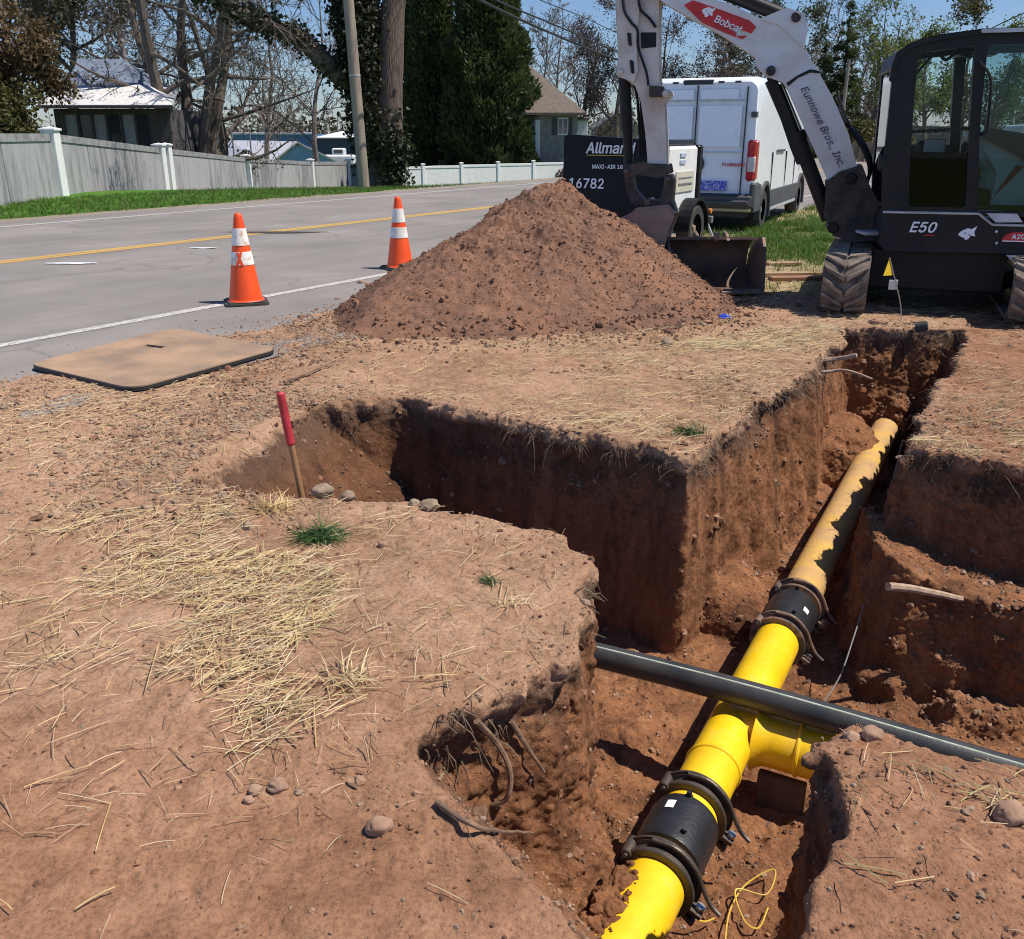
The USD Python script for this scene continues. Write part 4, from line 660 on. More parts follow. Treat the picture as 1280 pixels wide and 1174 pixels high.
def track_pos(s):
    """distance along the belt -> (y, z, tangent angle)"""
    per = 4 * TL + 2 * math.pi * TR_; s = s % per; R = TR_
    if s < 2 * TL: return -TL + s, 2 * R, 0.0
    s -= 2 * TL
    if s < math.pi * R: a = s / R; return TL + R * math.sin(a), R + R * math.cos(a), a
    s -= math.pi * R
    if s < 2 * TL: return TL - s, 0.0, math.pi
    s -= 2 * TL; a = s / R; return -TL - R * math.sin(a), R - R * math.cos(a), math.pi + a
PER = 4 * TL + 2 * math.pi * TR_
for sx in (-1, 1):
    x0 = sx * HALF; ss = np.linspace(0, PER, 97)[:-1]; Vt_, Fc = [], []
    for s in ss:
        y, z, a = track_pos(s); n = np.array([math.sin(a), math.cos(a)])
        for o, xx in ((.0, -.2), (.0, .2), (-.035, .2), (-.035, -.2)): Vt_.append((x0 + xx, y + n[0] * (o - .03), z + .03 + n[1] * (o - .03)))
    for i in range(96):
        for j in range(4):
            a_, b_ = i * 4 + j, i * 4 + (j + 1) % 4; c_, d_ = ((i + 1) % 96) * 4 + (j + 1) % 4, ((i + 1) % 96) * 4 + j; Fc += [[a_, b_, c_], [a_, c_, d_]]
    tp = ex.part('track', under(tm(Vt_, np.array(Fc)[:, ::-1])), track_m, smooth=30)
    for i in range(42):                                                     # chevron lugs, two arms each
        s = i * PER / 42; arms = []
        for side in (-1, 1):
            pts = []
            for xx, ds, w in ((.012, .055, .030), (.19, -.075, .026)):
                for e in (-1, 1):
                    for o, q in ((-.005, 1.0), (.030, .72)):
                        y, z, a = track_pos(s + ds + e * w * q + PER); n = np.array([math.sin(a), math.cos(a)]); pts.append((x0 + side * xx, y + n[0] * (o - .03), z + .03 + n[1] * (o - .03)))
            arms.append(hull(pts))
        ex.part('lug', under(cat(*arms)), lug_m, parent=tp, smooth=False)
    ex.part('track_frame', under(cat(box(x0 - .13, x0 + .13, -TL, TL, .16, .42, .03), box(x0 - .09, x0 + .09, -TL - .05, TL + .08, .22, .36, .02))), black_m)
    for yy in (-TL, TL):
        w = ex.part('sprocket' if yy < 0 else 'idler_wheel', under(cat(cyl((x0 - .12, yy, TR_ + .03), (x0 + .12, yy, TR_ + .03), TR_ - .055, 28, bev=.02), cyl((x0 - .15, yy, TR_ + .03), (x0 + .15, yy, TR_ + .03), .09, 20, bev=.01))), grime)
    for yy in np.linspace(-.7, .7, 4): ex.part('track_roller', under(cyl((x0 - .11, yy, .12), (x0 + .11, yy, .12), .075, 18, bev=.01)), grime)
ex.part('undercarriage', under(cat(box(-.66, .66, -.55, .55, .24, .5, .04), box(-.60, .60, .5, .62, .2, .60, .03))), black_m)
ex.part('dozer_blade', under(cat(prism_yz(Polygon([(-1.62, .1), (-1.56, .1), (-1.50, .22), (-1.52, .40), (-1.58, .44), (-1.60, .3)]), -.97, .97), box(-.5, -.4, -1.55, -.5, .25, .34), box(.4, .5, -1.55, -.5, .25, .34))), black_m)
YN = 8.72                                                                  # near side of the house
hx0, hx1 = W(1100, 300, YN)[0], W(1345, 300, YN)[0]; zb, zt = W(1100, 313, YN)[2], W(1100, 264, YN)[2]; HD = 1.86
ex.part('turntable', cat(cyl((UB[0], UB[1], .50), (UB[0], UB[1], zb + .05), .55, 40, bev=.02), under(box(-.62, .62, -.5, .6, .36, zb - .04, .04))), black_m)
body_poly = Polygon([(hx0, zb + .05), (hx0 + .05, zb), (hx1 - .35, zb), (hx1, zb + .14), (hx1 + .05, zt + .25), (W(1252, 278, YN)[0], W(1252, 278, YN)[2]), (W(1228, 278, YN)[0], W(1228, 278, YN)[2]), (W(1214, 264, YN)[0], zt), (hx0 + .02, zt), (hx0, zt - .05)]).buffer(-.015).buffer(.015)
PHI = math.radians(15)
def hp(name, m, *a, **k):                                                 # the house is swung a little, its right end nearer
    v = (m if isinstance(m, trimesh.Trimesh) else mtm(m)); d = v.vertices - [hx0, YN, 0]; c_, s_ = math.cos(PHI), math.sin(PHI)
    return ex.part(name, tm(np.stack([hx0 + c_ * d[:, 0] + s_ * d[:, 1], YN - s_ * d[:, 0] + c_ * d[:, 1], d[:, 2]], 1), v.faces), *a, **k)
hp('house_body', prism_xz(body_poly, YN, YN + HD), black_m, smooth=False)
hp('counterweight', prism_xz(Polygon([(hx1 - .55, zb + .15), (hx1 - .1, zb + .12), (hx1 + .12, zb + .4), (hx1 + .12, zt + .62), (hx1 - .1, zt + .75), (hx1 - .55, zt + .75)]).buffer(-.04).buffer(.04), YN + .03, YN + HD - .03), white_m, label='white and black engine cover behind the cab')
tr = [(1104, 265), (1214, 265), (1229, 278), (1345, 278)]
hp('silver_trim', cat(*[cyl(W(*a_, YN - .006), W(*b_, YN - .006), .011, 8) for a_, b_ in zip(tr[:-1], tr[1:])]), silver_m)
hp('tie_down_bracket', prism_xz(Polygon([W(1243, 314, YN)[[0, 2]], W(1263, 314, YN)[[0, 2]], W(1257, 328, YN)[[0, 2]]]), YN - .02, YN + .03), silver_m, smooth=False)
hp('trim_panel', prism_xz(Polygon([W(p, q, YN)[[0, 2]] for p, q in [(1222, 264), (1256, 264), (1262, 274), (1232, 275)]]), YN - .012, YN + .02), silver_m, smooth=False)
o = W(1131, 291, YN - .004); hp('lettering', text('E50', .088, W(1133, 289, YN - .004), (1, 0, 0), (0, 0, 1), .004, True, .25), decal_w, smooth=False); hp('red_underline', box(W(1152, 292, YN)[0], W(1163, 292, YN)[0], YN - .004, YN + .002, W(0, 293.5, YN)[2], W(0, 292, YN)[2], .001), red_m)
logo = Polygon([(0, .3), (.22, .12), (.35, .1), (.45, -.08), (.62, .0), (.72, .25), (.98, .2), (.88, .5), (1.0, .95), (.72, .72), (.5, .78), (.3, .66), (.12, .52)]).difference(Polygon([(.3, .42), (.44, .36), (.42, .48)])).difference(Polygon([(.58, .3), (.66, .2), (.68, .4)]))
lo_ = W(1189, 296, YN); hp('animal_emblem', prism_xz(affinity.translate(affinity.scale(logo, .15, .12, origin=(0, 0)), lo_[0], lo_[2]), YN - .004, YN + .002), decal_w, smooth=False)
bc_ = W(1256, 295, YN); hp('red_badge', cat(prism_xz(Polygon([(bc_[0] + .125 * math.cos(q), bc_[2] - .012 + .075 * math.sin(q)) for q in np.linspace(0, math.pi, 20)]), YN - .005, YN + .002)), red_m, smooth=False); hp('badge_lettering', cat(text('A20', .04, bc_ + [-.05, -.006, .004], (1, 0, 0), UP, .003), box(bc_[0] - .12, bc_[0] + .12, YN - .006, YN, bc_[2] - .022, bc_[2] - .012, .001)), decal_w, smooth=False)
for q in ((1233, 286), (1233, 300)): hp('bolt', cyl(W(*q, YN) - [0, .012, 0], W(*q, YN), .012, 10), silver_m)
# cab
def wz(pts, y=YN): return [tuple(W(a_, b_, y)[[0, 2]]) for a_, b_ in pts]
outer = Polygon(wz([(1102, 268), (1104, 215), (1117, 88), (1123, 68), (1140, 56), (1168, 48), (1222, 41), (1310, 41), (1322, 60), (1322, 268)]))
door_w = Polygon(wz([(1134, 258), (1135, 215), (1142, 120), (1147, 74), (1156, 66), (1212, 59), (1205, 150), (1199, 258)])); rear_w = Polygon(wz([(1212, 262), (1217, 150), (1226, 64), (1232, 58), (1305, 58), (1305, 262)]))
fr = outer.buffer(-.02).buffer(.02).difference(door_w.buffer(-.03).buffer(.03)).difference(rear_w.buffer(-.03).buffer(.03))
CD = 1.02
hp('cab_frame', prism_xz(fr, YN + .005, YN + .075), black_m, smooth=False, label='near side cab frame'); hp('cab_frame', prism_xz(fr, YN + CD - .07, YN + CD), black_m, smooth=False, label='far side cab frame')
hp('door_glass', prism_xz(door_w.buffer(.01), YN + .030, YN + .036), glass_c, smooth=False); hp('rear_side_glass', prism_xz(rear_w.buffer(.01), YN + .030, YN + .036), glass_t, smooth=False)
hp('far_glass', prism_xz(door_w.buffer(.01), YN + CD - .040, YN + CD - .034), glass_c, smooth=False); hp('far_glass', prism_xz(rear_w.buffer(.01), YN + CD - .040, YN + CD - .034), glass_c, smooth=False)
roof = LineString(wz([(1118, 84), (1124, 67), (1140, 56), (1168, 48), (1222, 41.5), (1308, 41.5), (1320, 58)])).buffer(.022)
hp('roof', prism_xz(roof, YN - .015, YN + CD + .015), black_m, smooth=30); hp('roof_trim', prism_xz(LineString(wz([(1221, 41.2), (1310, 41.2)])).buffer(.016), YN - .022, YN + CD), silver_m, smooth=False)
hp('windscreen', prism_xz(LineString(wz([(1106, 215), (1119, 88)])).buffer(.004), YN + .08, YN + CD - .08), glass_c, smooth=False)
for q in ((1120, 88), (1105, 200)): p = W(*q, YN + .03); hp('windscreen_hinge', box(p[0] - .05, p[0] + .02, YN, YN + .1, p[2] - .09, p[2] + .05, .015), black_m)
mid = [(1134, 162), (1203, 162)]; hp('door_rail', cyl(W(1136, 165, YN + .05), W(1203, 161, YN + .05), .014, 8), black_m)
lower = Polygon(wz([(1126, 262), (1130, 190), (1205, 190), (1202, 262)])); hp('door_panel', prism_xz(lower, YN + .040, YN + .046), glassmat('dark_glass', (.16, .17, .18), 1.2), smooth=False)
hp('grab_rail', tube(spline([W(1217, 78, YN - .03), W(1228, 92, YN - .05), W(1231, 110, YN - .05), W(1226, 160, YN - .05), W(1219, 170, YN - .03)], 6), .011, 8), black_m)
hp('far_panel', prism_xz(Polygon(wz([(1112, 268), (1116, 182), (1208, 182), (1206, 268)])), YN + CD - .055, YN + CD - .045), black_m, smooth=False); hp('floor', box(hx0 + .1, hx0 + 1.6, YN + .08, YN + CD - .08, zt + .02, zt + .06, .01), black_m); hp('rear_bulkhead', prism_xz(Polygon(wz([(1204, 268), (1206, 196), (1320, 196), (1320, 268)])), YN + CD - .055, YN + CD - .045), black_m, smooth=False)
p = W(1170, 215, YN + .5); hp('seat', cat(box(p[0] + .05, p[0] + .6, YN + .26, YN + .76, p[2] - .30, p[2] - .14, .05), prism_xz(Polygon([(p[0] + .42, p[2] - .2), (p[0] + .62, p[2] - .2), (p[0] + .80, p[2] + .55), (p[0] + .66, p[2] + .58)]).buffer(-.04).buffer(.04), YN + .28, YN + .74)), seat_m)
hp('console', cat(box(p[0] - .30, p[0] + .06, YN + .10, YN + .22, p[2] - .40, p[2] + .05, .03), box(p[0] - .36, p[0] - .18, YN + .62, YN + .80, p[2] - .4, p[2] + .28, .03)), black_m)
q = W(1162, 185, YN + .25); hp('monitor', box(q[0] - .14, q[0] + .04, YN + .25, YN + .30, q[2] - .08, q[2] + .08, .012), grey_m); q2 = W(1164, 205, YN + .2); hp('armrest', box(q2[0] - .12, q2[0] + .14, YN + .2, YN + .28, q2[2] - .03, q2[2] + .02, .01), grey_m)
for yy in (.30, .62): q = W(1186, 190, YN + yy); hp('joystick', cat(cyl(q - UP * .2, q, .016, 10), lump(q + UP * .04, (.03, .03, .055), 2, 1, .1)), black_m)
q = W(1182, 70, YN + .5); hp('roof_wiring', cat(tube(spline([W(1146, 70, YN + .3), W(1156, 64, YN + .3), W(1166, 76, YN + .3), W(1180, 68, YN + .3), W(1196, 74, YN + .3)], 6), .014, 8), tube(spline([W(1140, 92, YN + .12), W(1150, 80, YN + .12), W(1158, 70, YN + .15)], 5), .012, 8), box(q[0] - .1, q[0] + .25, YN + .3, YN + .6, q[2] - .02, q[2] + .08, .03)), black_m)
q = W(1262, 190, YN + .02); hp('engine_cover', prism_xz(Polygon(wz([(1232, 256), (1240, 216), (1216, 168), (1234, 164), (1290, 186), (1340, 186), (1340, 262), (1250, 262)], YN)).buffer(-.02).buffer(.02), YN + .2, YN + .9), white_m, smooth=False)
hp('inner_strut', prism_xz(Polygon(wz([(1217, 168), (1232, 160), (1330, 178), (1330, 196), (1280, 206)], YN)), YN + .12, YN + .2), black_m, smooth=False)
hp('red_stripe', prism_xz(Polygon(wz([(1236, 245), (1262, 206), (1270, 208)], YN)), YN + .18, YN + .2), red_m, smooth=False)
# boom, in a plane turned a little away from the picture
def Bp(px, py, off=0.0):
    r = W(px, py, 1.0) - [0, 0, EYE]; n = np.array([.2747, .9615, 0]); return np.array([0, 0, EYE]) + r * ((n @ np.array([3.42, 9.62, 0])) / (n @ r)) + n * off
def plate(pix, half, off=0.0, hole=None):
    q = np.array([Bp(*p) for p in pix]); c = q.mean(0); e1 = np.array([.9615, -.2747, 0]) * 1.0; k = Polygon([((x - c) @ e1, (x - c)[2]) for x in q]).buffer(-.008).buffer(.008, 4)
    m = extr(k, 2 * half); v = m.vertices; return tm(c + v[:, :1] * e1 + v[:, 1:2] * UP + (v[:, 2:3] - half + off) * np.array([.2747, .9615, 0]), m.faces[:, ::-1])
boom_px = [(1036, 228), (984, 112), (978, 104), (959, 97), (946, 84), (944, 72), (905, 46), (872, 28), (841, 11), (800, -14), (792, -44), (830, -34), (880, -2), (916, 8), (952, 26), (974, 33), (986, 44), (1003, 60), (1020, 86), (1040, 122), (1060, 168), (1070, 208), (1064, 226)]
ex.part('boom', plate(boom_px, .15), white_m, smooth=False)
# raised edge flanges on the boom's side plate
ex.part('boom_lug', plate([(950, 26), (984, 12), (1006, 19), (1010, 40), (1004, 62), (975, 34)], .06, -.10), white_m, smooth=False); ex.part('boom_lug', plate([(950, 26), (984, 12), (1006, 19), (1010, 40), (1004, 62), (975, 34)], .06, .10), white_m, smooth=False)
for q in ((995, 24), (964, 90)): ex.part('boom_pin', cyl(Bp(*q, -.19), Bp(*q, .19), .045, 18, bev=.01), grime)
ex.part('boom_strap', plate([(983, 105), (996, 96), (1012, 88), (1024, 90), (1027, 93), (1012, 92), (997, 99), (985, 109)], .16), hose_m, smooth=False)
sd = -.156
ex.part('red_decal', plate([(857, 9), (868, 3), (900, 14), (938, 28), (946, 36), (940, 44), (918, 36), (922, 47), (936, 46), (929, 51), (912, 45), (880, 31)], .003, sd), red_m, smooth=False)
bdir = Bp(936, 38) - Bp(868, 8); bup = np.cross(np.array([.2747, .9615, 0]) * -1, bdir)
ex.part('boom_lettering', text('Bobcat', .062, Bp(893, 29, -.163), bdir, bup, .004, True, .15), decal_w, smooth=False)
e1 = bdir / np.linalg.norm(bdir); e2 = bup / np.linalg.norm(bup); lm = extr(affinity.scale(logo, .12, .11, origin=(0, 0)), .004).vertices; ex.part('animal_emblem', tm(Bp(877, 20, -.163) + lm[:, :1] * e1 + lm[:, 1:2] * e2 - lm[:, 2:3] * np.array([.2747, .9615, 0]), extr(logo, .004).faces[:, ::-1]), decal_w, smooth=False)
sdir_ = Bp(1053, 212) - Bp(1001, 106); sup = np.cross(-np.array([.2747, .9615, 0]), sdir_)
ex.part('signature', text('Eunnowe Bros., Inc.', .066, Bp(1000, 111, -.158), sdir_, sup, .004, False, .3), ink, smooth=False)
# cylinders
ex.part('boom_cylinder', cat(cyl(Bp(963, 100), Bp(1004, 196), .058, 20), cyl(Bp(996, 168), Bp(1036, 274), .072, 20), cyl(Bp(995, 166), Bp(999, 176), .085, 18)), black_m); ex.part('cylinder_rod', cyl(Bp(972, 104, .0) + [.05, .06, 0], Bp(999, 170) + [.05, .06, 0], .022, 12), rod_m)
ex.part('cylinder_guard', plate([(958, 97), (972, 104), (1004, 186), (1006, 204), (996, 206), (988, 186)], .075), black_m, smooth=False)
ex.part('arm_cylinder', cat(cyl(Bp(992, 24), Bp(900, -12), .05, 16), cyl(Bp(975, 18), Bp(870, -24), .068, 18)), black_m)
ex.part('swing_bracket', plate([(1032, 226), (1048, 214), (1076, 205), (1086, 232), (1096, 250), (1118, 256), (1116, 296), (1064, 301), (1040, 292), (1030, 270)], .2), grime, smooth=False)
for q in ((1040, 282), (1062, 222), (1096, 272)): ex.part('pivot_pin', cyl(Bp(*q, -.24), Bp(*q, .24), .055, 18, bev=.01), black_m)
for k, o in enumerate((-.08, -.03, .03, .08)): ex.part('boom_hose', tube(spline([Bp(1046 - 3 * k, 120 + 12 * k, o), Bp(1062 + k, 160, o), Bp(1080 + 2 * k, 190, o), Bp(1086 + k, 215, o), Bp(1078, 240, o), Bp(1070, 256, o)], 6), .017, 8), hose_m)
ex.part('step', box(*sorted((W(1076, 291, 9.0)[0], W(1104, 291, 9.0)[0])), 8.9, 9.15, W(0, 293, 9.0)[2], W(0, 289, 9.0)[2], .008), silver_m)
# stick, linkage, bucket
stick_px = [(770, -30), (772, 20), (775, 72), (772, 88), (775, 97), (784, 100), (796, 108), (803, 128), (809, 170), (812, 214), (835, 214), (834, 170), (832, 130), (838, 122), (836, 114), (826, 108), (825, 60), (826, -30)]
ex.part('stick', plate(stick_px, .11), beige_m, smooth=False)
ex.part('stick_side_plate', plate([(773, -20), (776, 70), (774, 94), (783, 99), (795, 104), (800, 90), (798, 50), (802, 20), (800, -20)], .02, -.135), beige_m, smooth=False)
ex.part('stick_recess', plate([(803, 42), (822, 42), (822, 60), (804, 62)], .006, -.112), hose_m, smooth=False); ex.part('stick_bracket', plate([(814, 108), (832, 109), (832, 122), (814, 122)], .03, -.12), grime, smooth=False)
for q, r in (((779, 91), .035), ((835, 118), .04)): ex.part('stick_pin', cat(cyl(Bp(*q, -.17), Bp(*q, .17), r, 18, bev=.008), cyl(Bp(*q, -.185), Bp(*q, -.17), r * .55, 12)), beige_m)
for q in ((789, 42), (792, 76)): ex.part('hose_clamp', plate([(q[0] - 2, q[1]), (q[0] + 3, q[1] + 2), (q[0] + 4, q[1] + 18), (q[0], q[1] + 16)], .01, -.158), hose_m, smooth=False)
ex.part('stick_hose', tube(spline([Bp(782, -30, -.17), Bp(783, 12, -.17), Bp(792, 30, -.17), Bp(800, 40, -.17), Bp(801, 62, -.15), Bp(810, 90, -.14), Bp(813, 108, -.14)], 6), .013, 8), hose_m); ex.part('stick_hose', tube(spline([Bp(800, -30, -.14), Bp(802, 10, -.15), Bp(815, 26, -.14), Bp(822, 36, -.13)], 6), .013, 8), hose_m)
ex.part('bucket_cylinder', cat(cyl(Bp(780, 92), Bp(784, 165), .062, 18), cyl(Bp(784, 150), Bp(786, 212), .05, 16)), black_m); ex.part('cylinder_rod', cyl(Bp(786, 195), Bp(787, 222), .026, 12), rod_m)
for k in range(3): ex.part('bucket_hose', tube(spline([Bp(790 + 4 * k, 100), Bp(796 + 4 * k, 118), Bp(799 + 3 * k, 160), Bp(800 + 3 * k, 196)], 6), .014, 8), hose_m)
ex.part('link', cat(plate([(781, 206), (800, 203), (838, 205), (840, 216), (826, 222), (800, 218), (784, 222)], .022, -.14), plate([(781, 206), (800, 203), (838, 205), (840, 216), (826, 222), (800, 218), (784, 222)], .022, .14)), grime, smooth=False)
ex.part('link', plate([(780, 208), (790, 208), (795, 236), (812, 256), (806, 264), (790, 252), (784, 236)], .09), grime, smooth=False)
ex.part('coupler', plate([(797, 262), (810, 249), (825, 250), (836, 222), (844, 224), (842, 250), (847, 266), (836, 273), (804, 275)], .12), grime, smooth=False)
for q in ((787, 214), (838, 222), (800, 262), (838, 262), (812, 252)): ex.part('linkage_pin', cat(cyl(Bp(*q, -.18), Bp(*q, .18), .035, 16, bev=.008), cyl(Bp(*q, -.20), Bp(*q, -.18), .018, 10)), steel_mud)
bk = mat('worn_bucket_steel', (.15, .125, .115), .5, color2=(.24, .17, .13), scale=5, metal=.35, bump=.002, lo=.4, hi=.65)
ex.part('bucket', cat(plate([(780, 270), (800, 262), (838, 258), (846, 268), (838, 288), (834, 308), (842, 330), (820, 322), (790, 300), (776, 285)], .015, -.22), plate([(780, 270), (800, 262), (838, 258), (846, 268), (838, 288), (834, 308), (842, 330), (820, 322), (790, 300), (776, 285)], .015, .22), plate([(776, 284), (790, 299), (820, 321), (842, 331), (842, 336), (818, 328), (786, 304), (772, 288)], .22), plate([(776, 285), (772, 280), (800, 258), (838, 254), (848, 266), (844, 266), (836, 260), (800, 264), (780, 272)], .22)), bk, smooth=False)
for o in (-.2, -.07, .07, .2): ex.part('bucket_tooth', cat(plate([(838, 312), (834, 326), (846, 338), (848, 336)], .03, o)), bk, smooth=False)

# ------------------------------------------------------------------ spare bucket on the ground
bkr = mat('rusty_bucket_steel', (.20, .125, .09), .6, color2=(.12, .085, .07), scale=4, metal=.25, bump=.003, lo=.38, hi=.62); bin_ = mat('bucket_inside', (.085, .055, .042), .8, color2=(.14, .085, .06), scale=6, bump=.004)
sb = Thing('digging_bucket', 'rusty wide digging bucket lying open on the ground at the foot of the dirt pile', 'bucket', (2.2, 9.95, 0))
prof = np.array([(9.74, .035), (9.95, .015), (10.2, .04), (10.40, .14), (10.47, .29), (10.40, .44), (10.24, .53), (10.05, .56)])
inn = Polygon(np.vstack([spline(prof, 5), (spline(prof, 5) + 0)[::-1]]).tolist()) if False else LineString(spline(prof, 5)).buffer(.014, cap_style=2)
xa, xb = 1.66, 2.62
sb.part('shell', prism_yz(inn, xa, xb), bkr, smooth=30)
side = Polygon(np.vstack([spline(prof, 5), [(9.92, .47), (9.70, .07)]])).buffer(.012)
for xs, lab in ((xa, None), (xb, None)): sb.part('side_plate', xf(prism_yz(side, -.016, .016), np.array([[1, .0, .10 if xs > 2 else 0], [0, 1, 0], [0, 0, 1]]), (xs + (0 if xs > 2 else 0), 0, 0)), bkr, smooth=False)
sb.part('cutting_edge', box(xa - .02, xb + .02, 9.66, 9.79, .025, .06, .008), bk)
for xx in (1.98, 2.3): sb.part('mounting_ear', prism_yz(Polygon([(10.02, .54), (10.2, .50), (10.30, .56), (10.24, .62), (10.1, .60)]), xx - .015, xx + .015), bkr, smooth=False)
sb.part('top_lug', box(2.14, 2.2, 10.0, 10.05, .54, .62, .006), bk); sb.part('lip_rod', cyl((2.2, 9.72, .055), (2.62, 9.70, .065), .018, 10), steel_mud)

# ------------------------------------------------------------------ timber lying behind the excavator
lum = [mat('timber_pale', (.40, .27, .16), .8, color2=(.28, .17, .10), scale=3, stretch=(.5, 4, 4), bump=.002), mat('timber_red', (.30, .15, .085), .8, color2=(.2, .1, .06), scale=3, stretch=(.5, 4, 4), bump=.002)]
for px0, px1, py, hgt, m, lab in [(952, 1034, 348, .06, 0, 'long pale timber board lying left of the excavator, farther of two'), (962, 1034, 352, .045, 1, 'reddish timber board lying left of the excavator, nearer of two'), (958, 1000, 333, .04, 0, 'short pale board in the grass behind the spare bucket')]:
    a_, b_ = G(px0, py), G(px1, py - 1); d_ = (b_ - a_) / np.linalg.norm(b_ - a_); n_ = np.array([-d_[1], d_[0], 0]); bx_ = xf(box(0, np.linalg.norm(b_ - a_), -.07, .07, 0, hgt, .006), np.stack([d_, n_, UP], 1), a_ + [0, 0, .012]); single('timber_board', bx_, lum[m], lab, 'board')
for px0, px1, py, hgt, m, lab in [(1118, 1236, 347, .09, 0, 'long pale timber seen between the excavator tracks'), (1145, 1185, 357, .06, 1, 'short reddish timber under the excavator, left of the two'), (1213, 1244, 363, .07, 1, 'short timber block under the excavator beside the right track')]:
    a_, b_ = W(px0, py, 11.6), W(px1, py, 11.4); a_[2] = b_[2] = 0; single('timber_board', xf(box(0, np.linalg.norm(b_ - a_), -.1, .1, 0, hgt, .008), np.stack([(b_ - a_) / np.linalg.norm(b_ - a_), np.array([.1, 1, 0]), UP], 1), a_ + [0, 0, .01]), lum[m], lab, 'board')

# ------------------------------------------------------------------ towed compressor
hv = math.radians(29.5); VF = np.array([math.sin(hv), math.cos(hv), 0]); VR = np.array([math.cos(hv), -math.sin(hv), 0]); RV_ = np.stack([VR, VF, UP], 1)
cpb = np.array([1.43, 13.28, 0]) + VF * .72
def cmp(m): return xf(m, RV_, cpb)
dark_c = mat('charcoal_body_paint', (.006, .007, .010), .45, var=.3, spec=.2); white_c = mat('white_body_paint', (.70, .71, .70), .4, var=.08); tan_c = mat('beige_panel', (.52, .50, .40), .5, var=.1); tyre = mat('tyre_rubber', (.022, .021, .021), .8, color2=(.05, .045, .04), scale=7); rim_t = mat('dusty_tan_rim', (.48, .34, .19), .6, color2=(.25, .17, .1), scale=8); rim_s = mat('silver_wheel', (.48, .49, .50), .35, metal=.6)
ac = Thing('air_compressor', 'towable air compressor with black panels lettered Allmand and a white side', 'compressor', cpb)
hw = .755
ac.part('end_panel', cmp(prism_xz(Polygon([(-hw + .01, .52), (hw, .52), (hw, 1.44), (hw - .05, 1.52), (-hw + .08, 1.60), (-hw + .02, 1.57)]).buffer(-.02).buffer(.02), -.86, -.72)), dark_c, smooth=False, label='black end panel with white lettering')
ac.part('canopy', cmp(cat(box(-hw + .01, hw - .01, -.73, .50, .56, 1.46, .05))), white_c, label='white body side'); ac.part('top_cover', cmp(box(-hw + .03, hw - .03, -.72, .48, 1.44, 1.53, .04)), dark_c)
ac.part('corner_post', cmp(box(hw - .16, hw + .012, .49, .66, .54, 1.46, .03)), dark_c)
ac.part('instrument_panel', cmp(box(hw - .012, hw + .006, -.40, .32, .84, 1.12, .005)), tan_c); ac.part('instrument_slot', cmp(cat(box(hw, hw + .012, -.32, .24, .93, .96, .003), box(hw, hw + .012, -.32, .24, 1.02, 1.04, .003))), grey_m)
for yy, zz in ((-.15, 1.33), (-.15, 1.24)): ac.part('sticker', cmp(box(hw - .012, hw + .004, yy - .12, yy + .10, zz - .025, zz + .025, .001)), mat('pale_blue_sticker', (.35, .42, .52), .5) if zz > 1.3 else '/World/Looks/pale_blue_sticker')
def ctext(s, h, x, z, sh=0.0, b=True): return cmp(text(s, h, (x, -.865, z), (1, 0, 0), (0, 0, 1), .006, b, sh))
ac.part('maker_lettering', ctext('Allmand', .135, -.40, 1.36, .18), decal_w, smooth=False, label='white Allmand lettering'); ac.part('underline', cmp(box(-.38, .22, -.868, -.860, 1.325, 1.337, .001)), mat('ochre_stripe', (.42, .30, .06), .5), smooth=False)
ac.part('small_lettering', ctext('MAXI-AIR 185', .050, -.30, 1.16), decal_w, smooth=False); ac.part('unit_number', ctext('16782', .125, -.66, .90, .05), decal_w, smooth=False, label='white number 16782')
ac.part('drawbar', cmp(cat(box(-.05, .05, -2.0, -.7, .42, .50, .01), box(-.03, .03, -1.7, -1.62, 0.02, .6, .008))), dark_c); ac.part('chassis', cmp(box(-hw + .05, hw - .05, -.8, .95, .40, .56, .02)), dark_c)
for sx in (-1, 1):
    c0 = np.array([sx * .82, .12, .335]); p = ac.part('wheel', cmp(lathe([(.20, -.10), (.30, -.105), (.328, -.085), (.335, -.04), (.335, .04), (.328, .085), (.30, .105), (.20, .10)], 36, c0, (1, 0, 0))), tyre)
    ac.part('rim', cmp(cat(lathe([(.21, -.1), (.205, -.03), (.13, .015), (.05, .03), (.001, .03)] if sx > 0 else [(.001, -.03), (.05, -.03), (.13, -.015), (.205, .03), (.21, .1)], 30, c0, (1, 0, 0)), cyl(c0 + [-.09, 0, 0], c0 + [-.05, 0, 0], .2, 30), cyl(c0 + [sx * .03, 0, 0], c0 + [sx * .07, 0, 0], .045, 14))), rim_t, parent=p)
    for k in range(5): a_ = k * 1.2566; q = c0 + [sx * .022, .105 * math.cos(a_), .105 * math.sin(a_)]; ac.part('wheel_hole', cmp(cyl(q - [.01, 0, 0], q + [sx * .012, 0, 0], .028, 10)), tyre, parent=p)
    arc = [(c0[1] + .42 * math.cos(q), .335 + .40 * math.sin(q)) for q in np.linspace(math.pi * 1.0, 0, 14)]; ac.part('fender', cmp(prism_yz(LineString(arc).buffer(.016), sx * .82 - .13, sx * .82 + .13)), dark_c, smooth=30)
ac.part('marker_lamp', cmp(cyl((.95, .56, .55), (.98, .56, .55), .035, 14)), mat('amber_lens', (.75, .25, .03), .3)); ac.part('tail_lamp', cmp(box(.86, .94, .72, .80, .36, .46, .01)), grey_m); ac.part('jack_stand', cmp(cyl((.80, .85, .42), (.95, .98, .02), .02, 8)), silver_m)

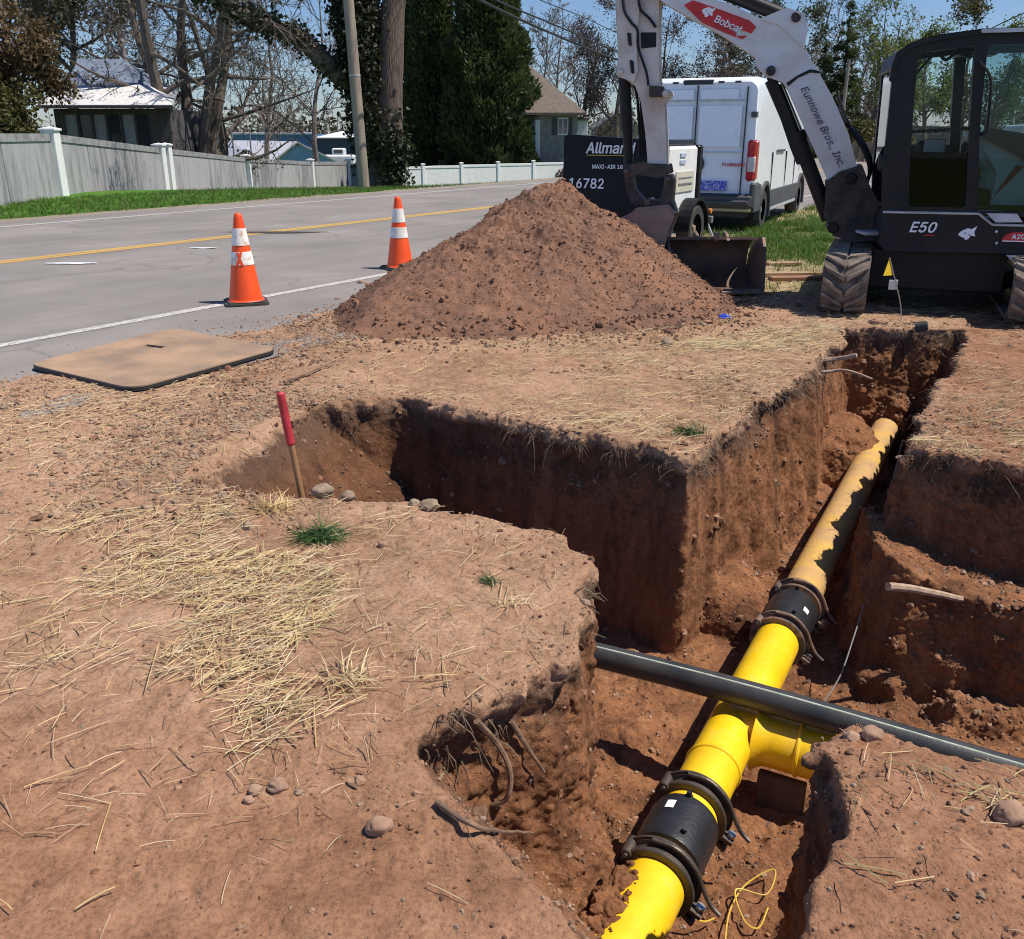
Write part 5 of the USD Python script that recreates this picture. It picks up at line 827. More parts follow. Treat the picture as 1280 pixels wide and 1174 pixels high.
# ------------------------------------------------------------------ van
hv2 = math.radians(25.0); VF2 = np.array([math.sin(hv2), math.cos(hv2), 0]); VR2 = np.array([math.cos(hv2), -math.sin(hv2), 0]); RV2 = np.stack([VR2 * 1.06, VF2, UP], 1)
vb = np.array([3.50, 17.36, 0])
def van(m): return xf(m, RV2, vb)
vwhite = mat('white_van_paint', (.74, .76, .79), .28, var=.05, coat=.4); vgrey = mat('grey_van_cladding', (.045, .05, .055), .7, color2=(.07, .07, .07), scale=6); vdark = mat('door_seam', (.03, .032, .036), .7); vred = mat('tail_light_red', (.45, .015, .02), .25, coat=.6); vclear = mat('tail_light_clear', (.62, .55, .54), .25, coat=.6)
vg = mat('van_glass', (.012, .014, .018), .08)
def section(y, hw_, z0, z1, r, tuck):
    q = []
    for cx_, cz, a0 in ((hw_ - r, z1 - r, 0), (-hw_ + r, z1 - r, 90), (-hw_ + .06, z0 + .06, 180), (hw_ - .06, z0 + .06, 270)):
        rr_ = r if cz > z0 + .3 else .06
        for a_ in np.radians(np.linspace(a0, a0 + 90, 8)): q.append((cx_ + rr_ * math.cos(a_), y, cz + rr_ * math.sin(a_)))
    q = np.array(q); k = np.clip((q[:, 2] - 1.05) / 1.45, 0, 1); q[:, 0] *= 1 - .75 * tuck * k ** 1.3; return q
secs = [section(-.98, .90, .42, 2.36, .16, .07), section(-1.0, .97, .40, 2.40, .14, .075), section(-.93, .985, .36, 2.475, .15, .08), section(-.5, 1.0, .34, 2.50, .15, .08), section(1.0, 1.0, .34, 2.51, .15, .08), section(3.0, 1.0, .34, 2.50, .16, .08), section(3.7, 1.0, .34, 2.42, .2, .09), section(4.15, .99, .34, 2.05, .2, .12), section(4.6, .97, .34, 1.55, .18, .1), section(4.95, .93, .34, 1.22, .16, .05), section(5.2, .82, .36, 1.02, .16, .0), section(5.26, .7, .42, .9, .14, 0)]
ns = len(secs[0]); V = np.vstack(secs + [[secs[0].mean(0)], [secs[-1].mean(0)]]); j = np.arange(ns); j2 = (j + 1) % ns; Fc = []
for i in range(len(secs) - 1): Fc += [np.stack([i * ns + j, i * ns + j2, (i + 1) * ns + j2], 1), np.stack([i * ns + j, (i + 1) * ns + j2, (i + 1) * ns + j], 1)]
Fc += [np.stack([np.full(ns, len(secs) * ns), j2, j], 1), np.stack([np.full(ns, len(secs) * ns + 1), (len(secs) - 1) * ns + j, (len(secs) - 1) * ns + j2], 1)]
vbody = tm(V, np.vstack(Fc)[:, ::-1]); trimesh.repair.fix_normals(vbody); mb = tman(vbody)
WB = 4.0; wz_ = .345
for yy in (0, WB):
    for sx in (-1, 1): mb = mb - tman(cyl((sx * .62, yy, wz_), (sx * 1.2, yy, wz_), .43, 40))
vn = Thing('cargo_van', 'white high roofed cargo van parked on the verge, seen from behind', 'van', vb)
vn.part('body', van(mtm(mb)), vwhite, smooth=28)
def rearx(x, z): return x * (1 - .06 * max(0, min(1, (z - 1.05) / 1.45)) ** 1.3)
for x_, z0_, z1_ in ((0, .62, 2.36), (-.80, .62, 2.33), (.80, .62, 2.33)): vn.part('door_seam', van(box(rearx(x_, 1.9) - .008, rearx(x_, 1.9) + .008, -1.012, -.985, z0_, z1_, .002)), vdark)
for z_ in (2.12, 1.32): vn.part('door_crease', van(box(-.78 * (1 if z_ < 2 else .96), .78 * (1 if z_ < 2 else .96), -1.006, -.99, z_ - .008, z_ + .008, .003)), mat('panel_crease', (.50, .53, .57), .4) if z_ > 2 else '/World/Looks/panel_crease')
for sx in (-1, 1):
    for z0_, z1_, w_ in ((2.14, 2.30, .30), (1.40, 2.05, .335)): vn.part('window_blank', van(box(*sorted((sx * .05, sx * (.05 + 2 * w_))), -1.008, -.988, z0_, z1_, .006)), vwhite)
    tl = vn.part('tail_light', van(box(*sorted((sx * .84, sx * .995)), -1.02, -.80, .86, 1.52, .04)), vred); vn.part('lens', van(box(*sorted((sx * .86, sx * .985)), -1.028, -.9, 1.0, 1.26, .02)), vclear, parent=tl)
    vn.part('roof_lamp', van(box(sx * .62 - .05, sx * .62 + .05, -1.0, -.93, 2.385, 2.42, .006)), vgrey); vn.part('door_hinge', van(box(*sorted((sx * .86, sx * .95)), -1.03, -.9, 1.86, 1.95, .01)), vgrey)
    vn.part('side_mirror', van(box(*sorted((sx * 1.0, sx * 1.24)), 3.72, 3.86, 1.34, 1.72, .04)), vgrey)
    vn.part('cladding', van(cat(box(*sorted((sx * .985, sx * 1.02)), .44, 3.55, .38, .66, .012), box(*sorted((sx * .975, sx * 1.018)), -.98, -.45, .36, .80, .012))), vgrey); vn.part('side_sill', van(box(*sorted((sx * .9, sx * 1.0)), .45, 3.55, .28, .38, .02)), silver_m)
    vn.part('sliding_rail', van(box(*sorted((sx * .985, sx * 1.006)), .9, 1.7, 1.30, 1.34, .004)), vgrey)
    for yy in (.50, 1.95, 3.0): vn.part('panel_seam', van(box(*sorted((sx * .97, sx * 1.0025)), yy - .004, yy + .004, .6, 1.3, .001)), vdark)
    vn.part('cab_window', van(hull([(sx * .975, 3.1, 1.45), (sx * .985, 3.1, 1.45), (sx * .975, 4.2, 1.42), (sx * .90, 3.15, 2.1), (sx * .91, 3.15, 2.1), (sx * .90, 3.75, 2.1), (sx * .93, 4.25, 1.45)])), vg)
    for yy in (0, WB):
        ar = [(yy + .455 * math.cos(q), wz_ + .455 * math.sin(q)) for q in np.linspace(math.radians(195), math.radians(-15), 22)]; vn.part('wheel_arch', van(prism_yz(LineString(ar).buffer(.032), *sorted((sx * .93, sx * 1.025)))), vgrey, smooth=30)
        c0 = np.array([sx * .88, yy, wz_]); p = vn.part('wheel', van(lathe([(.19, -.11), (.30, -.115), (.335, -.09), (.345, -.04), (.345, .04), (.335, .09), (.30, .115), (.19, .11)], 40, c0, (1, 0, 0))), tyre)
        hub = [(.215, -.10), (.205, -.03), (.16, .02), (.09, .035), (.06, .06), (.001, .065)]; hub = hub if sx > 0 else [(r_, -h_) for r_, h_ in hub[::-1]]
        vn.part('rim', van(cat(lathe(hub, 32, c0 + [sx * .02, 0, 0], (1, 0, 0)), cyl(c0 - [.09, 0, 0], c0 + [-.0, 0, 0], .2, 30))), rim_s, parent=p)
        for k in range(8): a_ = k * .7854; q = c0 + [sx * .045, .15 * math.cos(a_), .15 * math.sin(a_)]; vn.part('wheel_hole', van(cyl(q - [.02, 0, 0], q + [sx * .012, 0, 0], .022, 8)), tyre, parent=p)
vn.part('rear_bumper', van(cat(box(-.99, .99, -1.10, -.80, .42, .66, .05), box(-.94, .94, -1.13, -.9, .48, .56, .02), box(-1.015, -.93, -1.05, -.6, .42, .84, .03), box(.93, 1.015, -1.05, -.6, .42, .84, .03))), vgrey)
vn.part('underbody', van(box(-.85, .85, -.85, 4.6, .25, .45, .03)), vdark); vn.part('brake_light', van(box(-.24, .24, -1.0, -.90, 2.37, 2.445, .012)), vdark, label='dark high brake light and camera housing')
for x_ in (-.36, .36): vn.part('roof_lamp', van(box(x_ - .05, x_ + .05, -1.0, -.93, 2.385, 2.42, .006)), vgrey)
hd_ = vn.part('door_handle', van(hull([(.10 + .075 * math.cos(q), -1.016 + e, 1.13 + .115 * math.sin(q)) for q in np.linspace(0, 6.28, 18) for e in (0, .02)])), vdark); vn.part('lever', van(box(.085, .115, -1.03, -1.0, 1.05, 1.20, .008)), vgrey, parent=hd_)
plate_blue = usdkit.material(stage, L + 'blue_plate', {'g': ('geometry', {}), 'n': ('noise_texture', {'scale': 26, 'detail': 2}), 'r': ('rgb_ramp', {'ramp': [(.42, (.05, .07, .42)), (.55, (.20, .24, .55)), (.66, (.42, .45, .62))]}), 'p': ('principled_bsdf', {'roughness': .5})}, [('g.position', 'n.vector'), ('n.fac', 'r.fac'), ('r.color', 'p.base_color')], surface='p.BSDF')
vn.part('licence_plate', van(box(.02, .56, -1.02, -1.0, .70, .86, .004)), plate_blue); vn.part('model_lettering', van(text('ProMaster', .055, (.46, -1.012, 1.10), (1, 0, 0), UP, .006)), red_m, smooth=False)
# ------------------------------------------------------------------ fences
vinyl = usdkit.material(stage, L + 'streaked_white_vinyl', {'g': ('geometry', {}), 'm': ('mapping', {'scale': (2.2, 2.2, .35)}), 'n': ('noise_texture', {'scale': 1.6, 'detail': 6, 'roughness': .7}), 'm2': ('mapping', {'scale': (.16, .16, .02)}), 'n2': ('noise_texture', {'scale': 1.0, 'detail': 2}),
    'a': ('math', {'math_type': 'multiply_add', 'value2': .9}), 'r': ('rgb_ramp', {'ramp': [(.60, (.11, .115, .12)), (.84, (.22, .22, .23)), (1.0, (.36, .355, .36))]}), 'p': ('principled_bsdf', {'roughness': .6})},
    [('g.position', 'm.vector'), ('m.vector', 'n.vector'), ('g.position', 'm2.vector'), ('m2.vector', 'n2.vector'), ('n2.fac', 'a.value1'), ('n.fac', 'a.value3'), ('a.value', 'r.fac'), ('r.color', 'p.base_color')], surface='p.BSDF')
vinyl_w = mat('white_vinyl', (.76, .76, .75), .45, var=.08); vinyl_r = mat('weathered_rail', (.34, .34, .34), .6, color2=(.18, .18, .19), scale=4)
fn = Thing('white_fence', 'long streaked white panel fence running down the slope at the left', 'fence', (-13.7, 27.3, 0))
fpts = [(-12.3, 20.6), (-12.87, 27.3), (-13.88, 38.3), (-13.57, 49.5), (-12.17, 58.5), (-11.2, 66.0)]
fz = [0.02, 0.02, -.5, -1.13, -1.55, -1.75]; FH = 1.62
for i, ((x_, y_), z_) in enumerate(zip(fpts, fz)):
    for dy in ([0] if i != 2 else [0, .75]):
        q = fn.part('post', cat(box(x_ - .19, x_ + .19, y_ - .19 + dy, y_ + .19 + dy, z_ - .6, z_ + FH + .06, .02)), vinyl_w); fn.part('post_cap', hull([(x_ + sx * .23, y_ + dy + sy * .23, z_ + FH + .06 + h_) for sx in (-1, 1) for sy in (-1, 1) for h_ in (0, .05)] + [(x_, y_ + dy, z_ + FH + .17)]), vinyl_w, parent=q)
for (p0, z0_), (p1, z1_) in zip(list(zip(fpts, fz))[:-1], list(zip(fpts, fz))[1:]):
    n_ = max(2, int(round((p1[1] - p0[1]) / 2.8)))
    for k in range(n_):
        s0, s1 = k / n_, (k + 1) / n_; xa_, ya_, za_ = [a_ + (b_ - a_) * s0 for a_, b_ in zip((*p0, z0_), (*p1, z1_))]; xb_, yb_, zb_ = [a_ + (b_ - a_) * s1 for a_, b_ in zip((*p0, z0_), (*p1, z1_))]
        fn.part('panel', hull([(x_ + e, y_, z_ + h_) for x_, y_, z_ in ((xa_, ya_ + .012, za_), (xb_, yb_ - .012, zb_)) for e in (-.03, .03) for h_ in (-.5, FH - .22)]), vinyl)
    fn.part('top_rail', hull([(x_ + e, y_, z_ + h_) for (x_, y_), z_ in ((p0, z0_), (p1, z1_)) for e in (-.06, .06) for h_ in (FH - .215, FH - .02)]), vinyl_r)
f2 = Thing('white_fence', 'clean white panel fence with evenly spaced posts beyond the road bend', 'fence', (-6, 56, -1.4))
fa, fb = np.array([-7.2, 54.0]), np.array([7.6, 62.5]); fd = (fb - fa) / np.linalg.norm(fb - fa); Rf = np.array([[fd[0], -fd[1], 0], [fd[1], fd[0], 0], [0, 0, 1]])
for k in range(8):
    o_ = np.array([*(fa + fd * 2.45 * k), -1.32 + .012 * k]); h0 = 1.15 + .015 * k
    q = f2.part('post', xf(box(-.09, .09, -.09, .09, -.3, h0 + .12, .015), Rf, o_), vinyl_w); f2.part('post_cap', xf(hull([(sx * .11, sy * .11, h0 + .12 + e) for sx in (-1, 1) for sy in (-1, 1) for e in (0, .03)] + [(0, 0, h0 + .2)]), Rf, o_), vinyl_w, parent=q)
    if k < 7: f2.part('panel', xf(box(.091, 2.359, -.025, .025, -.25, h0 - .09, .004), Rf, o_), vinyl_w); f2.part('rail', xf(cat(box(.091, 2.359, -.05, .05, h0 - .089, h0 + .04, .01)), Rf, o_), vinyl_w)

# ------------------------------------------------------------------ buildings
wall_d = mat('dark_brown_siding', (.075, .065, .062), .8, var=.25, scale=3); glass_d = mat('dark_window_glass', (.035, .04, .05), .1); shingle_w = mat('pale_shingles', (.60, .59, .58), .8, color2=(.46, .44, .42), scale=5, bump=.02, bscale=12); slate = mat('slate_blue_roof', (.16, .19, .25), .7, var=.15, scale=2); trim_w = mat('grey_trim', (.30, .31, .33), .6)
def wx(px, y): return W(px, 168, y)[0]
YH = 46.0; hs = Thing('porch_house', 'dark house with a glazed porch and pale shingle roof behind the left fence', 'house', (wx(135, YH), YH, -1.3))
xl, xr, ze = wx(66, YH), wx(212, YH), W(0, 136, YH)[2]
hs.part('wall', box(xl, xr, YH + .4, YH + 7, -1.6, ze, .03), wall_d)
for k, px in enumerate((80, 98, 116, 134, 152, 170)): x_ = wx(px, YH); hs.part('window', box(x_, x_ + .56, YH + .36, YH + .44, .3, ze - .25, .01), glass_d if k % 2 else trim_w); hs.part('porch_post', box(x_ - .1, x_ - .02, YH + .2, YH + .3, -1.2, ze, .01), wall_d)
zt_, yr = W(0, 106, YH + 1.6)[2], YH + 1.6
hs.part('roof', cat(hull([(xl - .4, YH - .3, ze), (xr + .4, YH - .3, ze), (xl - .4, YH - .3, ze + .16), (xr + .4, YH - .3, ze + .16), (wx(86, yr), yr, zt_), (wx(192, yr), yr, zt_), (wx(86, yr), YH + 6, zt_), (wx(192, yr), YH + 6, zt_)])), shingle_w)
hs.part('gutter', box(xl - .42, xr + .42, YH - .38, YH - .302, ze, ze + .14, .01), wall_d); z2 = W(0, 74, YH + 4)[2]
hs.part('upper_roof', hull([(wx(88, yr), yr + .1, zt_ - .1), (wx(188, yr), yr + .1, zt_ - .1), (wx(88, yr), YH + 6, zt_ - .1), (wx(188, yr), YH + 6, zt_ - .1), (wx(112, YH + 4), YH + 4, z2), (wx(166, YH + 4), YH + 4, z2)]), slate)
blue_w = mat('light_blue_siding', (.22, .42, .60), .6, var=.1, scale=2); blue_d = mat('blue_siding', (.10, .24, .40), .6, var=.1, scale=1); roof_w = mat('white_metal_roof', (.70, .68, .70), .5, var=.1, scale=1); navy = mat('dark_navy_wall', (.045, .075, .115), .7, var=.15, scale=1)
YG = 82.0; gb_ = Thing('blue_gabled_shed', 'light blue gabled building with a white roof behind the left fence', 'shed', (wx(370, YG), YG, -5)); za_, zr_ = W(0, 210, YG)[2], W(0, 179, YG)[2]
g0, g1, g2 = wx(332, YG), wx(372, YG), wx(432, YG); back = wx(262, YG + 14), wx(300, YG + 14), wx(345, YG + 14)
gb_.part('gable_wall', prism_xz(Polygon([(g0, za_ - 3), (g2, za_ - 3), (g2, za_), (g1, zr_), (g0, za_)]), YG, YG + .3), blue_w, smooth=False); gb_.part('roof', cat(hull([(g0 - .2, YG - .2, za_), (g1, YG - .2, zr_), (g0 - .2, YG - .2, za_ + .15), (g1, YG - .2, zr_ + .15), (back[0], YG + 14, za_), (back[1] - 1, YG + 14, zr_), (back[0], YG + 14, za_ + .15), (back[1] - 1, YG + 14, zr_ + .15)]), hull([(g2 + .2, YG - .2, za_), (g1, YG - .2, zr_), (g2 + .2, YG - .2, za_ + .12), (g1, YG - .2, zr_ + .12), (back[2], YG + 14, za_), (back[1] - 1, YG + 14, zr_), (back[1] - 1, YG + 14, zr_ + .12)])), roof_w, smooth=False); gb_.part('side_wall', hull([(g0, YG + .3, za_ - 3), (g0 + .2, YG + .3, za_), (back[0] + .2, YG + 13.5, za_), (back[0] + .2, YG + 13.5, za_ - 3)] + [(g0 + .3, YG + .4, za_ - 3)]), blue_w)
for k, px in enumerate((290, 312)): gb_.part('roof_vent', cat(cyl((wx(px, YG + 4), YG + 4, za_ + .3), (wx(px, YG + 4), YG + 4, zr_ + .8), .07, 8)), grey_m)
YB = 120.0; bb_ = Thing('blue_warehouse', 'long blue flat roofed warehouse behind the gabled shed', 'warehouse', (wx(350, YB), YB, -6)); bb_.part('wall', box(wx(290, YB), wx(394, YB), YB, YB + 20, -9, W(0, 168, YB)[2], .02), blue_d); bb_.part('roof_edge', box(wx(288, YB), wx(395, YB), YB - .3, YB - .01, W(0, 168, YB)[2], W(0, 165.5, YB)[2], .02), roof_w)
bw = Thing('navy_warehouse', 'dark navy warehouse with a white roof at the left of the utility pole', 'warehouse', (wx(420, 112), 112, -6)); bw.part('wall', box(wx(394, 112), wx(462, 112), 112, 130, -9, W(0, 172, 112)[2], .02), navy); bw.part('roof', hull([(wx(393, 112), 111.5, W(0, 172, 112)[2]), (wx(463, 112), 111.5, W(0, 172, 112)[2]), (wx(393, 112), 130, W(0, 164, 130)[2]), (wx(480, 112), 130, W(0, 164, 130)[2]), (wx(393, 112), 111.5, W(0, 173, 112)[2]), (wx(463, 112), 111.5, W(0, 173, 112)[2])]), roof_w, smooth=False)
p = W(425, 198, 100); tk = Thing('white_truck', 'small white vehicle parked before the navy warehouse', 'vehicle', p - [0, 0, 1.2]); tk.part('hull', box(p[0] - 1.6, p[0] + 1.6, 99.2, 100.8, p[2] - .6, p[2] + .35, .15), vwhite); tk.part('cabin', box(p[0] - .7, p[0] + .6, 99.4, 100.6, p[2] + .3, p[2] + 1.0, .12), vwhite); tk.part('windscreen', box(p[0] - .5, p[0] + .4, 99.36, 99.42, p[2] + .5, p[2] + .85, .02), vg); tk.part('trailer', box(p[0] - 1.8, p[0] + 2.2, 99.5, 100.5, p[2] - 1.0, p[2] - .62, .05), vdark)
shing = mat('brown_shingle_roof', (.16, .125, .10), .85, color2=(.11, .085, .07), scale=6, bump=.02, bscale=14); stucco = mat('weathered_grey_wall', (.27, .255, .23), .85, color2=(.19, .175, .155), scale=3, bump=.01); wt = mat('white_window_trim', (.62, .62, .6), .5, var=.05)
YC = 62.0; ch_ = Thing('grey_cottage', 'grey cottage with a steep brown shingle roof beside the dark evergreen', 'house', (wx(690, YC), YC, -1.3)); ce = W(0, 141, YC)[2]; c0_, c1_ = wx(652, YC), wx(722, YC)
ch_.part('wall', box(c0_ - 4, c1_, YC, YC + 7, -2, ce, .02), stucco); ch_.part('roof', hull([(c0_ - 4.4, YC - .4, ce), (c1_ + .5, YC - .4, ce), (c0_ - 4.4, YC - .4, ce - .14), (c1_ + .5, YC - .4, ce - .14), (c0_ - 4.4, YC + 3.5, W(0, 84, YC + 3.5)[2]), (wx(664, YC + 3.5), YC + 3.5, W(0, 84, YC + 3.5)[2]), (c0_ - 4.4, YC + 7.4, ce), (c1_ + .5, YC + 7.4, ce)]), shing, smooth=False)
ch_.part('side_wing', box(c1_, wx(736, YC), YC + 1, YC + 5, -2, W(0, 150, YC)[2], .02), wt); ch_.part('wing_roof', box(c1_, wx(738, YC), YC + .8, YC + 5.2, W(0, 150, YC)[2], W(0, 146, YC)[2], .04), shing)
w_ = ch_.part('window', box(wx(697, YC), wx(710, YC), YC - .05, YC + .02, W(0, 169, YC)[2], W(0, 147, YC)[2], .01), wt, label='white framed window'); ch_.part('pane', cat(box(wx(698.2, YC), wx(702.8, YC), YC - .07, YC - .045, W(0, 167, YC)[2], W(0, 149, YC)[2], .005), box(wx(704.2, YC), wx(708.8, YC), YC - .07, YC - .045, W(0, 167, YC)[2], W(0, 149, YC)[2], .005)), glass_d, parent=w_)
for a_, b_ in ((690, 696.5), (710.6, 715)): ch_.part('shutter', box(wx(a_, YC), wx(b_, YC), YC - .06, YC + .01, W(0, 169, YC)[2], W(0, 147, YC)[2], .01), wall_d)
ch_.part('door', box(wx(669, YC), wx(675, YC), YC - .05, YC + .02, -1.2, W(0, 150, YC)[2], .01), wt)
tan_w = mat('tan_siding', (.30, .29, .22), .8, var=.1, scale=2); YT = 78.0; ts = Thing('tan_shed', 'pale tan gabled shed behind the compressor', 'shed', (wx(770, YT), YT, -1)); ts.part('wall', prism_xz(Polygon([(wx(748, YT), -2), (wx(800, YT), -2), (wx(800, YT), W(0, 160, YT)[2]), (wx(774, YT), W(0, 141, YT)[2]), (wx(748, YT), W(0, 158, YT)[2])]), YT, YT + 8), tan_w, smooth=False); ts.part('roof', cat(hull([(wx(746, YT), YT - .3, W(0, 159, YT)[2]), (wx(774, YT), YT - .3, W(0, 140, YT)[2]), (wx(746, YT), YT + 8, W(0, 159, YT)[2]), (wx(774, YT), YT + 8, W(0, 140, YT)[2]), (wx(774, YT), YT - .3, W(0, 139, YT)[2])])), grey_m, smooth=False)
YR = 92.0; rh = Thing('far_house', 'distant grey roofed house seen through the excavator cab', 'house', (wx(1175, YR), YR, 0)); rh.part('wall', box(wx(1130, YR), wx(1222, YR), YR, YR + 8, -.2, W(0, 158, YR)[2], .03), stucco); rh.part('roof', hull([(wx(1126, YR), YR - .5, W(0, 158, YR)[2]), (wx(1226, YR), YR - .5, W(0, 158, YR)[2]), (wx(1145, YR), YR + 4, W(0, 139, YR)[2]), (wx(1205, YR), YR + 4, W(0, 139, YR)[2]), (wx(1126, YR), YR + 8, W(0, 158, YR)[2]), (wx(1226, YR), YR + 8, W(0, 158, YR)[2])]), mat('grey_roof', (.24, .23, .24), .8, var=.15), smooth=False)
for px in (1143, 1165, 1196): q = rh.part('window', box(wx(px, YR), wx(px + 9, YR), YR - .06, YR + .02, W(0, 168, YR)[2], W(0, 161, YR)[2], .01), wt); rh.part('pane', box(wx(px + 1.5, YR), wx(px + 7.5, YR), YR - .08, YR - .055, W(0, 167, YR)[2], W(0, 162, YR)[2], .01), glass_d, parent=q)
YE = 60.0; wf = Thing('wooden_fence', 'weathered brown board fence along the far side of the road at right', 'fence', (wx(1085, YE), YE, -.2)); wfm = mat('weathered_boards', (.15, .12, .08), .85, color2=(.10, .08, .055), scale=4, stretch=(3, 3, .4))
for k, px in enumerate(np.linspace(1066, 1118, 12)): x_ = wx(px, YE); wf.part('board', box(x_ + .01, x_ + wx(1070.5, YE) - wx(1066, YE), YE + .03 * (k % 2), YE + .05 + .03 * (k % 2), -.4, W(0, 178 - .2 * (k % 3), YE)[2] + 0, .008), wfm)

# ------------------------------------------------------------------ pole and wires
polew = mat('weathered_pole_wood', (.30, .25, .195), .85, color2=(.20, .16, .125), scale=3, stretch=(4, 4, .3), bump=.004, bscale=30)
pb = G(455, 234, -.05); ptop = W(432, -40, pb[1]); pd = (ptop - pb) / np.linalg.norm(ptop - pb)
pl = Thing('utility_pole', 'weathered wooden utility pole in front of the ivy covered trunk', 'utility pole', pb); pl.part('shaft', tube([pb - pd * .3, pb + pd * 3, pb + pd * 9.6], [.19, .18, .15], 18), polew); pl.part('cross_arm', xf(box(-1.2, 1.2, -.06, .06, -.07, .07, .01), np.eye(3), pb + pd * 9.1), polew); pl.part('band', cyl(pb + pd * 3.4, pb + pd * 3.44, .186, 18), silver_m)
for sx in (-1.0, 0, 1.0): pl.part('insulator', lathe([(.05, 0), (.06, .05), (.03, .1), (.05, .14), (.001, .16)], 12, pb + pd * 9.1 + [sx, 0, .07]), grey_m)
fpb = W(1046, 205, 70.0); fpb[2] = 0; p2t = W(1061, 78, 70.0); fp = Thing('utility_pole', 'thin distant utility pole right of the excavator boom', 'utility pole', fpb); fp.part('shaft', tube([fpb, p2t], [.15, .11], 12), polew); fp.part('cap', cyl(p2t, p2t + UP * .2, .12, 10), grey_m)
cable = mat('black_cable', (.02, .02, .022), .6)
def wire(pts, r, lab):
    P = spline(pts, 10); single('power_cable', tube(P, r, 6), cable, lab, 'cable')
ww = lambda px, py, y: W(px, py, y)
wire([ww(520, -52, 31), ww(600, 0, 34), ww(690, 42, 40), ww(775, 76, 48), ww(860, 104, 58), ww(980, 132, 74), ww(1060, 150, 86)], .045, 'thick lower black cable slanting down behind the excavator arm')
wire([ww(540, -44, 31), ww(620, 0, 34), ww(700, 34, 40), ww(775, 66, 48), ww(860, 97, 58), ww(980, 127, 74), ww(1060, 146, 86)], .03, 'middle black cable slanting down behind the excavator arm')
wire([ww(600, -34, 31), ww(675, 0, 34), ww(730, 22, 40), ww(790, 50, 48), ww(870, 84, 58), ww(980, 118, 74)], .016, 'thin upper cable slanting down behind the excavator arm')
wire([ww(1180, 72, 40), ww(1235, 38, 38), ww(1290, 12, 36), ww(1340, -8, 34)], .02, 'thin cable in the sky above the excavator cab')

# ------------------------------------------------------------------ trees
def grow(base, H, r0, seed, lean=(0, 0), n1=9, levels=3, spread=.9, up=.35, first=.25, droop=0.0, stems=1, kids=(9, 6, 5), wob=.10, frac=.5, stemspread=.12):
    rmin = max(.004, .00026 * base[1])
    g = np.random.default_rng(seed); S = [[], [], [], []]; tips = []
    def line(p, d, l, r, lev, segs):
        pts = [p]; rs = [r]; dd = np.array(d, float)
        for i in range(segs):
            dd = dd + g.normal(0, wob * (1 + .5 * lev), 3) + [0, 0, (up if lev else .05) * .25 - droop * (lev > 0) * .25]; dd /= np.linalg.norm(dd); q = pts[-1] + dd * l / segs; pts.append(q); rs.append(max(r * (1 - .85 * (i + 1) / segs), rmin))
            S[0].append(pts[-2]); S[1].append(q); S[2].append(rs[-2]); S[3].append(rs[-1])
        return np.array(pts), np.array(rs)
    def rec(pts, rs, l, lev):
        if lev > levels: tips.extend(pts[1:]); return
        for k in range(kids[lev - 1]):
            t = g.uniform(first if lev == 1 else .2, 1.0); x = t * (len(pts) - 1); i = min(int(x), len(pts) - 2); p = pts[i] + (pts[i + 1] - pts[i]) * (x - i); d0 = pts[i + 1] - pts[i]; d0 /= np.linalg.norm(d0)
            a = g.normal(size=3); a -= d0 * (a @ d0); a /= np.linalg.norm(a); d = d0 * (1 - spread * .55) + a * spread + [0, 0, up * .3 - droop * .4]; d /= np.linalg.norm(d)
            ll = l * frac * g.uniform(.6, 1.2) * (1 - .45 * t); q, s = line(p, d, ll, max(rs[i] * .5, rmin * 1.2), lev, 5 if lev < 3 else 3); rec(q, s, ll, lev + 1)
    for s in range(stems):
        a = s * 6.28 / max(stems, 1) + seed; off = np.array([math.cos(a), math.sin(a), 0]) * (stemspread * H * .12 if stems > 1 else 0); d = np.array([lean[0] + (math.cos(a) * stemspread if stems > 1 else 0), lean[1] + (math.sin(a) * stemspread if stems > 1 else 0), 1.0]); hh_ = H * g.uniform(.85, 1.0)
        q, r = line(np.asarray(base, float) + off, d / np.linalg.norm(d), hh_, r0 * (1 if stems == 1 else g.uniform(.7, 1)), 0, 9); rec(q, r, hh_, 1)
    S = [np.array(x) for x in S]; return S, np.array(tips)
def tree(name, label, base, H, r0, seed, bark, leaf=None, nleaf=0, lsize=.12, category='tree', group=None, flat=.0, jitter=.15, **kw):
    S, tips = grow(base, H, r0, seed, **kw); big = S[2] > .05; t = Thing(name, label, category, base, group); P0 = S[0]
    t.part('trunk', cat(frusta(S[0][big], S[1][big], S[2][big], S[3][big], 7)) if big.any() else frusta(S[0][:9], S[1][:9], S[2][:9], S[3][:9], 7), bark, smooth=50); sm_ = ~big; crown = [frusta(S[0][sm_], S[1][sm_], S[2][sm_], S[3][sm_], 3)]
    t.part('branches', crown[0], bark, smooth=False)
    if nleaf:
        g = np.random.default_rng(seed + 5); tp = tips[g.integers(0, len(tips), nleaf)] + g.normal(0, jitter, (nleaf, 3)); t.part('crown', leaves(tp, lsize, seed, .65), leaf, smooth=False)
    return t
bark = mat('grey_brown_bark', (.13, .10, .08), .9, color2=(.075, .058, .046), scale=5, stretch=(3, 3, .6), bump=.02, bscale=8); bark_r = mat('brown_furrowed_bark', (.155, .11, .085), .9, color2=(.07, .05, .04), scale=6, stretch=(4, 4, .35), bump=.05, bscale=7); bark_g = mat('pale_twig_bark', (.17, .14, .125), .9, var=.25, scale=3)
